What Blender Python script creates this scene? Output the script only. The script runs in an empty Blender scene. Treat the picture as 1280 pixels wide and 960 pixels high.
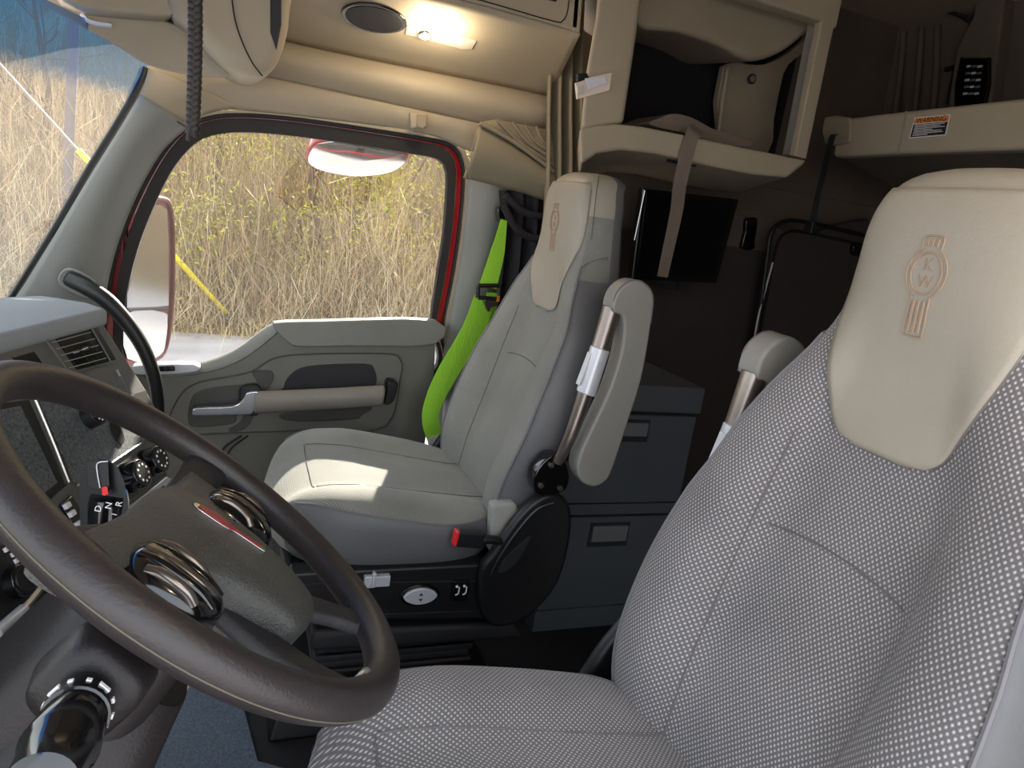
import bpy, bmesh, math, random
import numpy as np
from mathutils import Vector, Matrix
random.seed(7); rng = np.random.default_rng(7)
C = bpy.context.scene.collection
PI = math.pi
OFFZ = 1.25                      # cab floor is z = 0; the coordinates below are measured from eye height
# ------------------------------------------------------------------ camera model
FPX = 895.45; TH = math.radians(13.14); AZ = math.radians(22.19); RO = math.radians(8.162)
hv = Vector((math.cos(AZ), -math.sin(AZ), 0)); rv = Vector((hv.y, -hv.x, 0)); zv = Vector((0, 0, 1))
FW = hv*math.cos(TH) - zv*math.sin(TH); uu = hv*math.sin(TH) + zv*math.cos(TH)
UP = uu*math.cos(RO) - rv*math.sin(RO); RT = rv*math.cos(RO) + uu*math.sin(RO)
def ray(x, y): return FW + RT*((x-640)/FPX) - UP*((y-480)/FPX)
def X(p, d): r = ray(*p); return r*(d/r.x)
def Y(p, d): r = ray(*p); return r*(d/r.y)
def Z(p, d): r = ray(*p); return r*(d/r.z)
def PLN(p, P0, n): r = ray(*p); return r*(P0.dot(n)/r.dot(n))
def V(*a): return Vector(a)

# ------------------------------------------------------------------ materials
M = {}
def node_mat(name):
    m = bpy.data.materials.new(name); m.use_nodes = True
    nt = m.node_tree; nt.nodes.clear()
    out = nt.nodes.new('ShaderNodeOutputMaterial'); return m, nt, out
def mat(name, col, rough=.5, metal=0, bump=0, bscale=300, var=.06, vscale=6, spec=.5, emit=None, estr=0, coat=0, stretch=None):
    m, nt, out = node_mat(name); N = nt.nodes; L = nt.links
    b = N.new('ShaderNodeBsdfPrincipled'); L.new(b.outputs[0], out.inputs[0])
    b.inputs['Roughness'].default_value = rough; b.inputs['Metallic'].default_value = metal
    b.inputs['Specular IOR Level'].default_value = spec
    b.inputs['Coat Weight'].default_value = coat
    tc = N.new('ShaderNodeTexCoord')
    no = N.new('ShaderNodeTexNoise'); no.inputs['Scale'].default_value = vscale; no.inputs['Detail'].default_value = 4
    L.new(tc.outputs['Object'], no.inputs['Vector'])
    rmp = N.new('ShaderNodeMapRange'); rmp.inputs[1].default_value = .3; rmp.inputs[2].default_value = .7
    rmp.inputs[3].default_value = 1-var; rmp.inputs[4].default_value = 1+var
    L.new(no.outputs[0], rmp.inputs[0])
    mx = N.new('ShaderNodeVectorMath'); mx.operation = 'SCALE'; mx.inputs[0].default_value = col[:3]
    L.new(rmp.outputs[0], mx.inputs['Scale']); L.new(mx.outputs[0], b.inputs['Base Color'])
    if bump:
        n2 = N.new('ShaderNodeTexNoise'); n2.inputs['Scale'].default_value = bscale; n2.inputs['Detail'].default_value = 3
        if stretch:
            mp = N.new('ShaderNodeMapping'); mp.inputs['Scale'].default_value = stretch
            L.new(tc.outputs['Object'], mp.inputs[0]); L.new(mp.outputs[0], n2.inputs['Vector'])
        else: L.new(tc.outputs['Object'], n2.inputs['Vector'])
        bp = N.new('ShaderNodeBump'); bp.inputs['Strength'].default_value = bump; bp.inputs['Distance'].default_value = .002
        L.new(n2.outputs[0], bp.inputs['Height']); L.new(bp.outputs[0], b.inputs['Normal'])
    if emit:
        b.inputs['Emission Color'].default_value = (*emit, 1); b.inputs['Emission Strength'].default_value = estr
    M[name] = m; return m
def srgb(r, g, b):
    f = lambda c: (c/255/12.92) if c/255 <= .04045 else ((c/255+.055)/1.055)**2.4
    return (f(r), f(g), f(b))
def fabric(name, base, dot, pitch=.0075, dotr=.28, soft=.12, bump=.6):
    """knit seat cloth: staggered rows of small pale loops on a darker ground, in metres of the cloth's own UV"""
    m, nt, out = node_mat(name); N = nt.nodes; L = nt.links
    b = N.new('ShaderNodeBsdfPrincipled'); L.new(b.outputs[0], out.inputs[0])
    b.inputs['Roughness'].default_value = .85; b.inputs['Specular IOR Level'].default_value = .2
    b.inputs['Sheen Weight'].default_value = .25; b.inputs['Sheen Roughness'].default_value = .5
    uv = N.new('ShaderNodeUVMap'); uv.uv_map = 'cloth'
    def lattice(off):
        mp = N.new('ShaderNodeMapping'); mp.inputs['Scale'].default_value = (1/pitch, 1/(pitch*1.25), 1); mp.inputs['Location'].default_value = (off, off, 0)
        L.new(uv.outputs[0], mp.inputs[0])
        fr = N.new('ShaderNodeVectorMath'); fr.operation = 'FRACTION'; L.new(mp.outputs[0], fr.inputs[0])
        sb = N.new('ShaderNodeVectorMath'); sb.operation = 'SUBTRACT'; sb.inputs[1].default_value = (.5, .5, 0); L.new(fr.outputs[0], sb.inputs[0])
        ln = N.new('ShaderNodeVectorMath'); ln.operation = 'LENGTH'; L.new(sb.outputs[0], ln.inputs[0]); return ln.outputs['Value']
    mn = N.new('ShaderNodeMath'); mn.operation = 'MINIMUM'; L.new(lattice(0), mn.inputs[0]); L.new(lattice(.5), mn.inputs[1])
    mr = N.new('ShaderNodeMapRange'); mr.interpolation_type = 'SMOOTHSTEP'
    mr.inputs[1].default_value = dotr+soft; mr.inputs[2].default_value = dotr-soft; mr.inputs[3].default_value = 0; mr.inputs[4].default_value = 1
    L.new(mn.outputs[0], mr.inputs[0])
    tc = N.new('ShaderNodeTexCoord'); no = N.new('ShaderNodeTexNoise'); no.inputs['Scale'].default_value = 5; no.inputs['Detail'].default_value = 5
    L.new(tc.outputs['Object'], no.inputs[0])
    vr = N.new('ShaderNodeMapRange'); vr.inputs[1].default_value = .3; vr.inputs[2].default_value = .7; vr.inputs[3].default_value = .8; vr.inputs[4].default_value = 1.12
    L.new(no.outputs[0], vr.inputs[0])
    n3 = N.new('ShaderNodeTexNoise'); n3.inputs['Scale'].default_value = 900; L.new(tc.outputs['Object'], n3.inputs[0])
    v3 = N.new('ShaderNodeMapRange'); v3.inputs[1].default_value = .3; v3.inputs[2].default_value = .7; v3.inputs[3].default_value = .82; v3.inputs[4].default_value = 1.15
    L.new(n3.outputs[0], v3.inputs[0])
    mx = N.new('ShaderNodeMix'); mx.data_type = 'RGBA'; mx.inputs['A'].default_value = (*base, 1); mx.inputs['B'].default_value = (*dot, 1)
    L.new(mr.outputs[0], mx.inputs['Factor'])
    mm = N.new('ShaderNodeMath'); mm.operation = 'MULTIPLY'; L.new(vr.outputs[0], mm.inputs[0]); L.new(v3.outputs[0], mm.inputs[1])
    sc = N.new('ShaderNodeVectorMath'); sc.operation = 'SCALE'; L.new(mx.outputs['Result'], sc.inputs[0]); L.new(mm.outputs[0], sc.inputs['Scale'])
    L.new(sc.outputs[0], b.inputs['Base Color'])
    bp = N.new('ShaderNodeBump'); bp.inputs['Strength'].default_value = bump; bp.inputs['Distance'].default_value = .0012
    L.new(mr.outputs[0], bp.inputs['Height']); L.new(bp.outputs[0], b.inputs['Normal'])
    M[name] = m
fabric('seat_cloth', srgb(106, 103, 104), srgb(196, 191, 190), pitch=.0074, dotr=.165, soft=.12, bump=.5)
fabric('seat_cloth_fine', srgb(116, 116, 110), srgb(156, 155, 148), pitch=.0042, dotr=.24, bump=.4)
mat('seat_vinyl', srgb(160, 152, 137), .48, bump=.25, bscale=260, var=.05)
mat('side_vinyl', srgb(98, 98, 99), .5, bump=.2, bscale=260)
mat('arm_vinyl', srgb(140, 138, 132), .5, bump=.2, bscale=260)
mat('emblem_emboss', srgb(160, 138, 116), .6)
mat('stitch', srgb(105, 100, 98), .8)
mat('piping_grey', srgb(112, 110, 112), .6)
mat('beige', srgb(168, 156, 134), .62, bump=.18, bscale=500, var=.03)
mat('beige_dark', srgb(150, 138, 118), .7, bump=.2, bscale=400, var=.05)
mat('pillar_grey', srgb(134, 136, 133), .6, bump=.15, bscale=500, var=.03)
mat('door_grey', srgb(112, 111, 104), .55, bump=.25, bscale=420, var=.04)
mat('door_recess', srgb(70, 70, 67), .5, bump=.2, bscale=420)
mat('door_pad', srgb(128, 128, 122), .6, bump=.3, bscale=300)
mat('arm_rest', srgb(140, 134, 124), .5, bump=.15, bscale=300, var=.08)
mat('dash_top', srgb(142, 146, 148), .75, bump=.5, bscale=500, var=.05)
mat('dash_grey', srgb(86, 87, 85), .6, bump=.3, bscale=500)
mat('panel_speckle', srgb(80, 86, 90), .6, bump=.8, bscale=500, var=.6, vscale=230)
mat('black', srgb(22, 22, 24), .45, bump=.1, bscale=400)
mat('black_soft', srgb(34, 34, 38), .6, bump=.4, bscale=400)
mat('black_gloss', srgb(14, 14, 16), .15, coat=.5)
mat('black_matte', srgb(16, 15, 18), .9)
mat('rim_leather', srgb(46, 41, 41), .42, bump=.22, bscale=350, var=.12, vscale=9)
mat('hub', srgb(66, 66, 64), .42, bump=.8, bscale=420, var=.05)
mat('column', srgb(34, 30, 31), .42, bump=.2, bscale=350, var=.08, spec=.3)
mat('mirror_red', srgb(120, 44, 50), .5)
mat('chrome', (.75, .75, .76), .12, metal=1, var=.02)
mat('silver', (.62, .63, .64), .3, metal=.8, var=.03)
mat('steel_dark', (.23, .2, .18), .28, metal=.85, var=.2, vscale=18)
mat('silver_label', srgb(206, 208, 214), .3, metal=.25)
mat('red_paint', srgb(168, 12, 28), .22, coat=.7, var=.03)
mat('red_button', srgb(230, 40, 40), .4)
mat('red_emblem', srgb(140, 40, 44), .3)
mat('rubber', srgb(40, 37, 36), .7, bump=.2)
mat('lime', srgb(150, 214, 52), .75, bump=.7, bscale=240, stretch=(1, 1, .15), var=.05)
mat('belt_end', srgb(205, 200, 188), .7)
mat('webbing', srgb(126, 112, 100), .85, bump=.8, bscale=200, stretch=(1, 2.5, .2), var=.1)
mat('cord', srgb(44, 38, 34), .55, bump=.5, bscale=500)
mat('curtain', srgb(140, 130, 108), .8, bump=.2, var=.04)
mat('curtain_black', srgb(40, 38, 42), .85, bump=.2)
mat('cabinet_grey', srgb(74, 78, 84), .6, bump=.2, var=.04)
mat('cabinet_handle', srgb(110, 112, 114), .5)
mat('sleeper_wall', srgb(96, 86, 76), .85, bump=.3, var=.08)
mat('sleeper_dark', srgb(62, 54, 52), .8, bump=.3, var=.08)
mat('quilt', srgb(104, 94, 82), .9, bump=.3, var=.08)
mat('carpet', srgb(98, 112, 130), .9, bump=1, bscale=700, var=.35, vscale=220)
mat('floor_dark', srgb(30, 30, 34), .8, bump=.6)
mat('paper', srgb(225, 210, 195), .8)
mat('white_mark', srgb(235, 235, 235), .6)
mat('white_gloss', srgb(222, 222, 226), .35)
mat('label_orange', srgb(226, 136, 40), .6)
mat('label_black', srgb(22, 20, 20), .6)
mat('screen', srgb(6, 6, 9), .2)
mat('lamp_lens', srgb(230, 220, 200), .25, emit=(1, .82, .58), estr=6)
mat('lamp_body', srgb(190, 184, 170), .3)
mat('rim_glint_paint', srgb(90, 86, 72), .7)  # paler tone stands in for sunlight on the rim's back edge
mat('twig', srgb(176, 148, 112), .9, var=.4, vscale=.8)
mat('twig_pale', srgb(218, 200, 164), .9, var=.3, vscale=1.2)
mat('leaf', srgb(176, 170, 60), .8, var=.3, vscale=.9)
mat('soil', srgb(132, 106, 78), .95, var=.45, vscale=1.3, bump=1, bscale=12)
mat('grass_dry', srgb(190, 165, 110), .9, var=.3)
mat('road', srgb(172, 164, 162), .9, var=.2, vscale=1.5, bump=.6, bscale=80)
mat('trunk', srgb(110, 88, 72), .9, var=.3, vscale=3)
mat('yellow_guard', srgb(236, 214, 40), .5)
mat('wire', srgb(150, 140, 130), .5)
mat('pole', srgb(104, 92, 90), .9)
mat('tank_white', srgb(232, 226, 228), .4)

def glass(name, tint, band=None, haze=.03):
    # clear pane with a film of road dust
    m, nt, out = node_mat(name); N = nt.nodes; L = nt.links
    tr = N.new('ShaderNodeBsdfTransparent'); gl = N.new('ShaderNodeBsdfGlossy'); gl.inputs['Roughness'].default_value = .02
    tl = N.new('ShaderNodeBsdfTranslucent'); tl.inputs[0].default_value = (1, .97, .9, 1); mh = N.new('ShaderNodeMixShader'); mh.inputs[0].default_value = haze
    mx = N.new('ShaderNodeMixShader'); fr = N.new('ShaderNodeFresnel'); fr.inputs['IOR'].default_value = 1.08
    L.new(fr.outputs[0], mx.inputs[0]); L.new(tr.outputs[0], mh.inputs[1]); L.new(tl.outputs[0], mh.inputs[2]); L.new(mh.outputs[0], mx.inputs[1]); L.new(gl.outputs[0], mx.inputs[2]); L.new(mx.outputs[0], out.inputs[0])
    tr.inputs[0].default_value = (*tint, 1)
    if band:
        z0, z1, bc = band
        tc = N.new('ShaderNodeTexCoord'); sp = N.new('ShaderNodeSeparateXYZ'); L.new(tc.outputs['Object'], sp.inputs[0])
        no = N.new('ShaderNodeTexNoise'); no.inputs['Scale'].default_value = 60; L.new(tc.outputs['Object'], no.inputs[0])
        ad = N.new('ShaderNodeMath'); ad.operation = 'MULTIPLY_ADD'; ad.inputs[1].default_value = .03; L.new(no.outputs[0], ad.inputs[0]); L.new(sp.outputs['Z'], ad.inputs[2])
        mr = N.new('ShaderNodeMapRange'); mr.interpolation_type = 'SMOOTHSTEP'; mr.inputs[1].default_value = z0; mr.inputs[2].default_value = z1
        L.new(ad.outputs[0], mr.inputs[0])
        mc = N.new('ShaderNodeMix'); mc.data_type = 'RGBA'; mc.inputs['A'].default_value = (*tint, 1); mc.inputs['B'].default_value = (*bc, 1)
        L.new(mr.outputs[0], mc.inputs['Factor']); L.new(mc.outputs['Result'], tr.inputs[0])
    M[name] = m
glass('window_glass', (.8, .8, .78), haze=.006)


# ------------------------------------------------------------------ builders
WLOC = {}
def thing(name, label, cat, loc, group=None):
    o = bpy.data.objects.new(name, None); C.objects.link(o); o.empty_display_size = .05
    o.location = (loc[0], loc[1], loc[2]+OFFZ); WLOC[o.name] = Vector(loc)
    o['label'] = label; o['category'] = cat
    if group: o['group'] = group
    return o
def tag(o, label, cat, group=None):
    o['label'] = label; o['category'] = cat
    if group: o['group'] = group
    return o
def struct(o): o['kind'] = 'structure'; return o
def attach(o, parent, org=None):
    """origins: a part keeps its thing's origin; a top-level mesh gets one at its own foot"""
    if parent is not None:
        o.parent = parent; WLOC[o.name] = WLOC[parent.name]; return WLOC[parent.name]
    return org
def mesh(name, vs, fs, m, parent=None, smooth=True, bevel=0, sub=0, fm=None, uvs=None, solid=0, ang=40, bseg=2):
    vs = [Vector(v) for v in vs]
    if parent is not None: org = WLOC[parent.name]
    else:
        lo = [min(v[i] for v in vs) for i in range(3)]; hi = [max(v[i] for v in vs) for i in range(3)]
        org = Vector(((lo[0]+hi[0])/2, (lo[1]+hi[1])/2, lo[2]))
    me = bpy.data.meshes.new(name); me.from_pydata([v-org for v in vs], [], fs)
    ms = m if isinstance(m, (list, tuple)) else [m]
    for q in ms: me.materials.append(M[q])
    if fm: me.polygons.foreach_set('material_index', fm)
    if uvs:
        ul = me.uv_layers.new(name='cloth')
        for lp in me.loops: ul.data[lp.index].uv = uvs[lp.vertex_index]
    me.validate()
    bm = bmesh.new(); bm.from_mesh(me); bmesh.ops.recalc_face_normals(bm, faces=bm.faces); bm.to_mesh(me); bm.free()
    if smooth: me.polygons.foreach_set('use_smooth', [True]*len(me.polygons))
    o = bpy.data.objects.new(name, me); C.objects.link(o)
    if parent is not None: o.parent = parent
    else: o.location = org + Vector((0, 0, OFFZ))
    WLOC[o.name] = org
    if solid:
        s = o.modifiers.new('s', 'SOLIDIFY'); s.thickness = solid; s.offset = 0
    if bevel:
        b = o.modifiers.new('b', 'BEVEL'); b.width = bevel; b.segments = bseg; b.limit_method = 'ANGLE'; b.angle_limit = math.radians(ang)
        w = o.modifiers.new('w', 'WEIGHTED_NORMAL'); w.keep_sharp = True
    elif smooth and not sub:
        me.set_sharp_from_angle(angle=math.radians(50))
    if sub:
        s = o.modifiers.new('u', 'SUBSURF'); s.levels = sub; s.render_levels = sub
    return o
def cr(pts, n=8, closed=False):
    pts = [Vector(p) for p in pts]; L = len(pts); out = []
    rngs = range(L) if closed else range(L-1)
    for i in rngs:
        p0 = pts[(i-1) % L] if (closed or i > 0) else pts[0]*2-pts[1]
        p1 = pts[i]; p2 = pts[(i+1) % L]
        p3 = pts[(i+2) % L] if (closed or i+2 < L) else pts[-1]*2-pts[-2]
        for k in range(n):
            t = k/n
            out.append(.5*((2*p1)+(p2-p0)*t+(2*p0-5*p1+4*p2-p3)*t*t+(3*p1-p0-3*p2+p3)*t*t*t))
    if not closed: out.append(pts[-1])
    return out
def resample(pts, n, closed=False):
    pts = [Vector(p) for p in pts]
    if closed: pts = pts+[pts[0]]
    d = [0]
    for a, b in zip(pts, pts[1:]): d.append(d[-1]+(b-a).length)
    out = []; j = 0; m = n if closed else n-1
    for i in range(n):
        t = d[-1]*i/m
        while j < len(d)-2 and d[j+1] < t: j += 1
        w = (t-d[j])/max(d[j+1]-d[j], 1e-9); out.append(pts[j].lerp(pts[j+1], min(1, max(0, w))))
    return out
def tube_geo(pts, r, seg=10, closed=False, flat=None):
    """flat=(w, t, normal): an elliptic or strap section; else a round one of radius r (float or list)"""
    n = len(pts); vs = []; fs = []
    T = []
    for i in range(n):
        a = pts[(i-1) % n] if (closed or i > 0) else pts[i]; b = pts[(i+1) % n] if (closed or i < n-1) else pts[i]
        T.append((b-a).normalized())
    ref = Vector((0, 0, 1)) if abs(T[0].z) < .9 else Vector((1, 0, 0))
    nrm = (ref - T[0]*ref.dot(T[0])).normalized()
    for i in range(n):
        nrm = (nrm - T[i]*nrm.dot(T[i])).normalized(); bn = T[i].cross(nrm)
        ri = r[i] if isinstance(r, (list, tuple)) else r
        for k in range(seg):
            a = 2*PI*k/seg; vs.append(pts[i] + nrm*(math.cos(a)*ri) + bn*(math.sin(a)*ri))
    m = n if closed else n-1
    for i in range(m):
        for k in range(seg):
            fs.append((i*seg+k, i*seg+(k+1) % seg, ((i+1) % n)*seg+(k+1) % seg, ((i+1) % n)*seg+k))
    if not closed:
        fs.append(tuple(range(seg-1, -1, -1))); fs.append(tuple((n-1)*seg+k for k in range(seg)))
    return vs, fs
def tube(name, pts, r, m, parent=None, seg=10, closed=False, n=6, smoothpath=True):
    p = cr(pts, n, closed) if smoothpath and len(pts) > 2 else [Vector(q) for q in pts]
    if isinstance(r, (list, tuple)):
        L = len(p); rr = []
        for i in range(L):
            t = i/(L-1)*(len(r)-1); j = min(int(t), len(r)-2); rr.append(r[j]+(r[j+1]-r[j])*(t-j))
        r = rr
    vs, fs = tube_geo(p, r, seg, closed); return mesh(name, vs, fs, m, parent)
class Geo:
    def __init__(s): s.v = []; s.f = []; s.m = []
    def add(s, vs, fs, mi=0):
        o = len(s.v); s.v += [Vector(v) for v in vs]; s.f += [tuple(i+o for i in f) for f in fs]; s.m += [mi]*len(fs); return s
    def tube(s, pts, r, seg=8, closed=False, mi=0, n=4):
        p = cr(pts, n, closed) if len(pts) > 2 else [Vector(q) for q in pts]
        vs, fs = tube_geo(p, r, seg, closed); return s.add(vs, fs, mi)
    def box(s, c, h, ax=None, mi=0):
        ax = ax or (V(1, 0, 0), V(0, 1, 0), V(0, 0, 1)); c = Vector(c)
        vs = [c+ax[0]*(h[0]*i)+ax[1]*(h[1]*j)+ax[2]*(h[2]*k) for i in (-1, 1) for j in (-1, 1) for k in (-1, 1)]
        return s.add(vs, [(0, 1, 3, 2), (4, 6, 7, 5), (0, 4, 5, 1), (2, 3, 7, 6), (0, 2, 6, 4), (1, 5, 7, 3)], mi)
    def prism(s, pts, vec, mi=0):
        n = len(pts); vec = Vector(vec); vs = [Vector(p) for p in pts]+[Vector(p)+vec for p in pts]
        fs = [tuple(range(n)), tuple(range(2*n-1, n-1, -1))]+[(i, (i+1) % n, n+(i+1) % n, n+i) for i in range(n)]
        return s.add(vs, fs, mi)
    def build(s, name, m, parent=None, **k):
        return mesh(name, s.v, s.f, m, parent, fm=s.m if any(s.m) else None, **k)
def box(name, c, h, m, parent=None, ax=None, bevel=.003, **k): return Geo().box(c, h, ax).build(name, m, parent, bevel=bevel, **k)
def prism(name, pts, vec, m, parent=None, bevel=.003, **k): return Geo().prism(pts, vec).build(name, m, parent, bevel=bevel, **k)
def loft(name, rings, m, parent=None, closed=True, caps=True, **k):
    n = len(rings[0]); vs = [v for r in rings for v in r]; fs = []
    e = n if closed else n-1
    for i in range(len(rings)-1):
        for j in range(e): fs.append((i*n+j, i*n+(j+1) % n, (i+1)*n+(j+1) % n, (i+1)*n+j))
    if closed and caps: fs.append(tuple(range(n))); fs.append(tuple(range((len(rings)-1)*n, len(rings)*n)))
    return mesh(name, vs, fs, m, parent, **k)
def cyl_geo(p0, p1, r0, r1=None, seg=24):
    r1 = r0 if r1 is None else r1; p0 = Vector(p0); p1 = Vector(p1)
    d = (p1-p0).normalized(); a = d.orthogonal().normalized(); b = d.cross(a); vs = []
    for p, r in ((p0, r0), (p1, r1)):
        for k in range(seg): t = 2*PI*k/seg; vs.append(p+a*(math.cos(t)*r)+b*(math.sin(t)*r))
    fs = [(k, (k+1) % seg, seg+(k+1) % seg, seg+k) for k in range(seg)]+[tuple(range(seg-1, -1, -1)), tuple(range(seg, 2*seg))]
    return vs, fs
def cyl(name, p0, p1, r0, m, parent=None, r1=None, seg=24, bevel=.001, **k):
    vs, fs = cyl_geo(p0, p1, r0, r1, seg); return mesh(name, vs, fs, m, parent, bevel=bevel, **k)
def text(name, s, org, ax, ay, size, m, parent, ext=.0004):
    """flat lettering: org = centre, ax = reading direction, ay = up direction of the letters"""
    cu = bpy.data.curves.new(name, 'FONT'); cu.body = s; cu.size = size; cu.extrude = ext; cu.align_x = 'CENTER'; cu.align_y = 'CENTER'
    tmp = bpy.data.objects.new('tmp', cu); C.objects.link(tmp); bpy.context.view_layer.update()
    me = bpy.data.meshes.new_from_object(tmp.evaluated_get(bpy.context.evaluated_depsgraph_get())); bpy.data.objects.remove(tmp); bpy.data.curves.remove(cu)
    me.materials.clear(); me.materials.append(M[m]); o = bpy.data.objects.new(name, me); C.objects.link(o)
    ax = Vector(ax).normalized(); ay = (Vector(ay)-ax*Vector(ay).dot(ax)).normalized(); az = ax.cross(ay)
    R = Matrix((ax, ay, az)).transposed().to_4x4()
    base = WLOC[parent.name]
    o.parent = parent; o.matrix_local = Matrix.Translation(Vector(org)-base) @ R; WLOC[o.name] = base
    return o
def lerp(a, b, t): return a+(b-a)*t
def interp(tab, z):
    """tab: rows (z, a, b, ...) in rising z, smooth in between"""
    if z <= tab[0][0]: return tab[0][1:]
    if z >= tab[-1][0]: return tab[-1][1:]
    for i in range(len(tab)-1):
        if tab[i][0] <= z <= tab[i+1][0]:
            t = (z-tab[i][0])/(tab[i+1][0]-tab[i][0]); out = []
            for k in range(1, len(tab[0])):
                p1 = tab[i][k]; p2 = tab[i+1][k]
                p0 = tab[i-1][k] if i > 0 else p1; p3 = tab[i+2][k] if i+2 < len(tab) else p2
                h = tab[i+1][0]-tab[i][0]
                m1 = (p2-p0)/((tab[i+1][0]-tab[i-1][0]) if i > 0 else h)*h; m2 = (p3-p1)/((tab[i+2][0]-tab[i][0]) if i+2 < len(tab) else h)*h
                out.append((2*t**3-3*t*t+1)*p1+(t**3-2*t*t+t)*m1+(-2*t**3+3*t*t)*p2+(t**3-t*t)*m2)
            return tuple(out)
def Xs(l, d): return [X(p, d) for p in l]
def ring_between(name, A, B, x_thick, m, parent=None, n=120, bevel=.002):
    """a flat closed frame between two closed outlines, given depth"""
    A = resample(cr(A, 6, True), n, True); B = resample(cr(B, 6, True), n, True)
    # align start
    k = min(range(n), key=lambda i: (B[i]-A[0]).length); B = B[k:]+B[:k]
    if (B[5]-A[5]).length > (B[-5]-A[5]).length: B = [B[0]]+B[:0:-1]
    t = Vector((x_thick, 0, 0)); vs = A+B+[p+t for p in A]+[p+t for p in B]; fs = []
    for i in range(n):
        j = (i+1) % n
        fs += [(i, j, n+j, n+i), (2*n+i, 3*n+i, 3*n+j, 2*n+j), (i, 2*n+i, 2*n+j, j), (n+i, n+j, 3*n+j, 3*n+i)]
    return mesh(name, vs, fs, m, parent, bevel=bevel)
# ================================================================== SEATS
#         z     yc     W     bol   dep
BACK = [(-.80, -.615, .190, .000, .10), (-.76, -.618, .215, .010, .12), (-.70, -.630, .245, .032, .14), (-.62, -.652, .258, .052, .155), (-.50, -.690, .268, .056, .16),
        (-.38, -.725, .255, .052, .155), (-.32, -.741, .240, .044, .15), (-.25, -.755, .224, .032, .14), (-.18, -.763, .192, .020, .13), (-.12, -.768, .160, .010, .12),
        (-.06, -.768, .138, .003, .108), (.00, -.766, .131, 0, .10), (.05, -.765, .127, 0, .10), (.085, -.768, .118, 0, .095), (.108, -.775, .104, 0, .095), (.122, -.787, .084, 0, .07), (.128, -.80, .06, 0, .045)]
def back_pt(xc, h, z, off=0):
    yc, W, bol, dep = interp(BACK, z); s = min(1, abs(h)/W)
    b = 0
    if s > .38:
        t = min(1, (s-.38)/.36); b = t*t*(3-2*t)
        if s > .8: q = (s-.8)/.2; b -= .12*q*q
    y = yc+bol*b - (.005*((s-.85)/.15)**2 if s > .85 else 0) - .006*(1-s*s)*max(0, min(1, (-.02-z)/.2))
    if z > -.2: q = min(1, (z+.2)/.18); y -= .020*s**3*q*q*(3-2*q)
    return V(xc+h, y+off, z)
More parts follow.
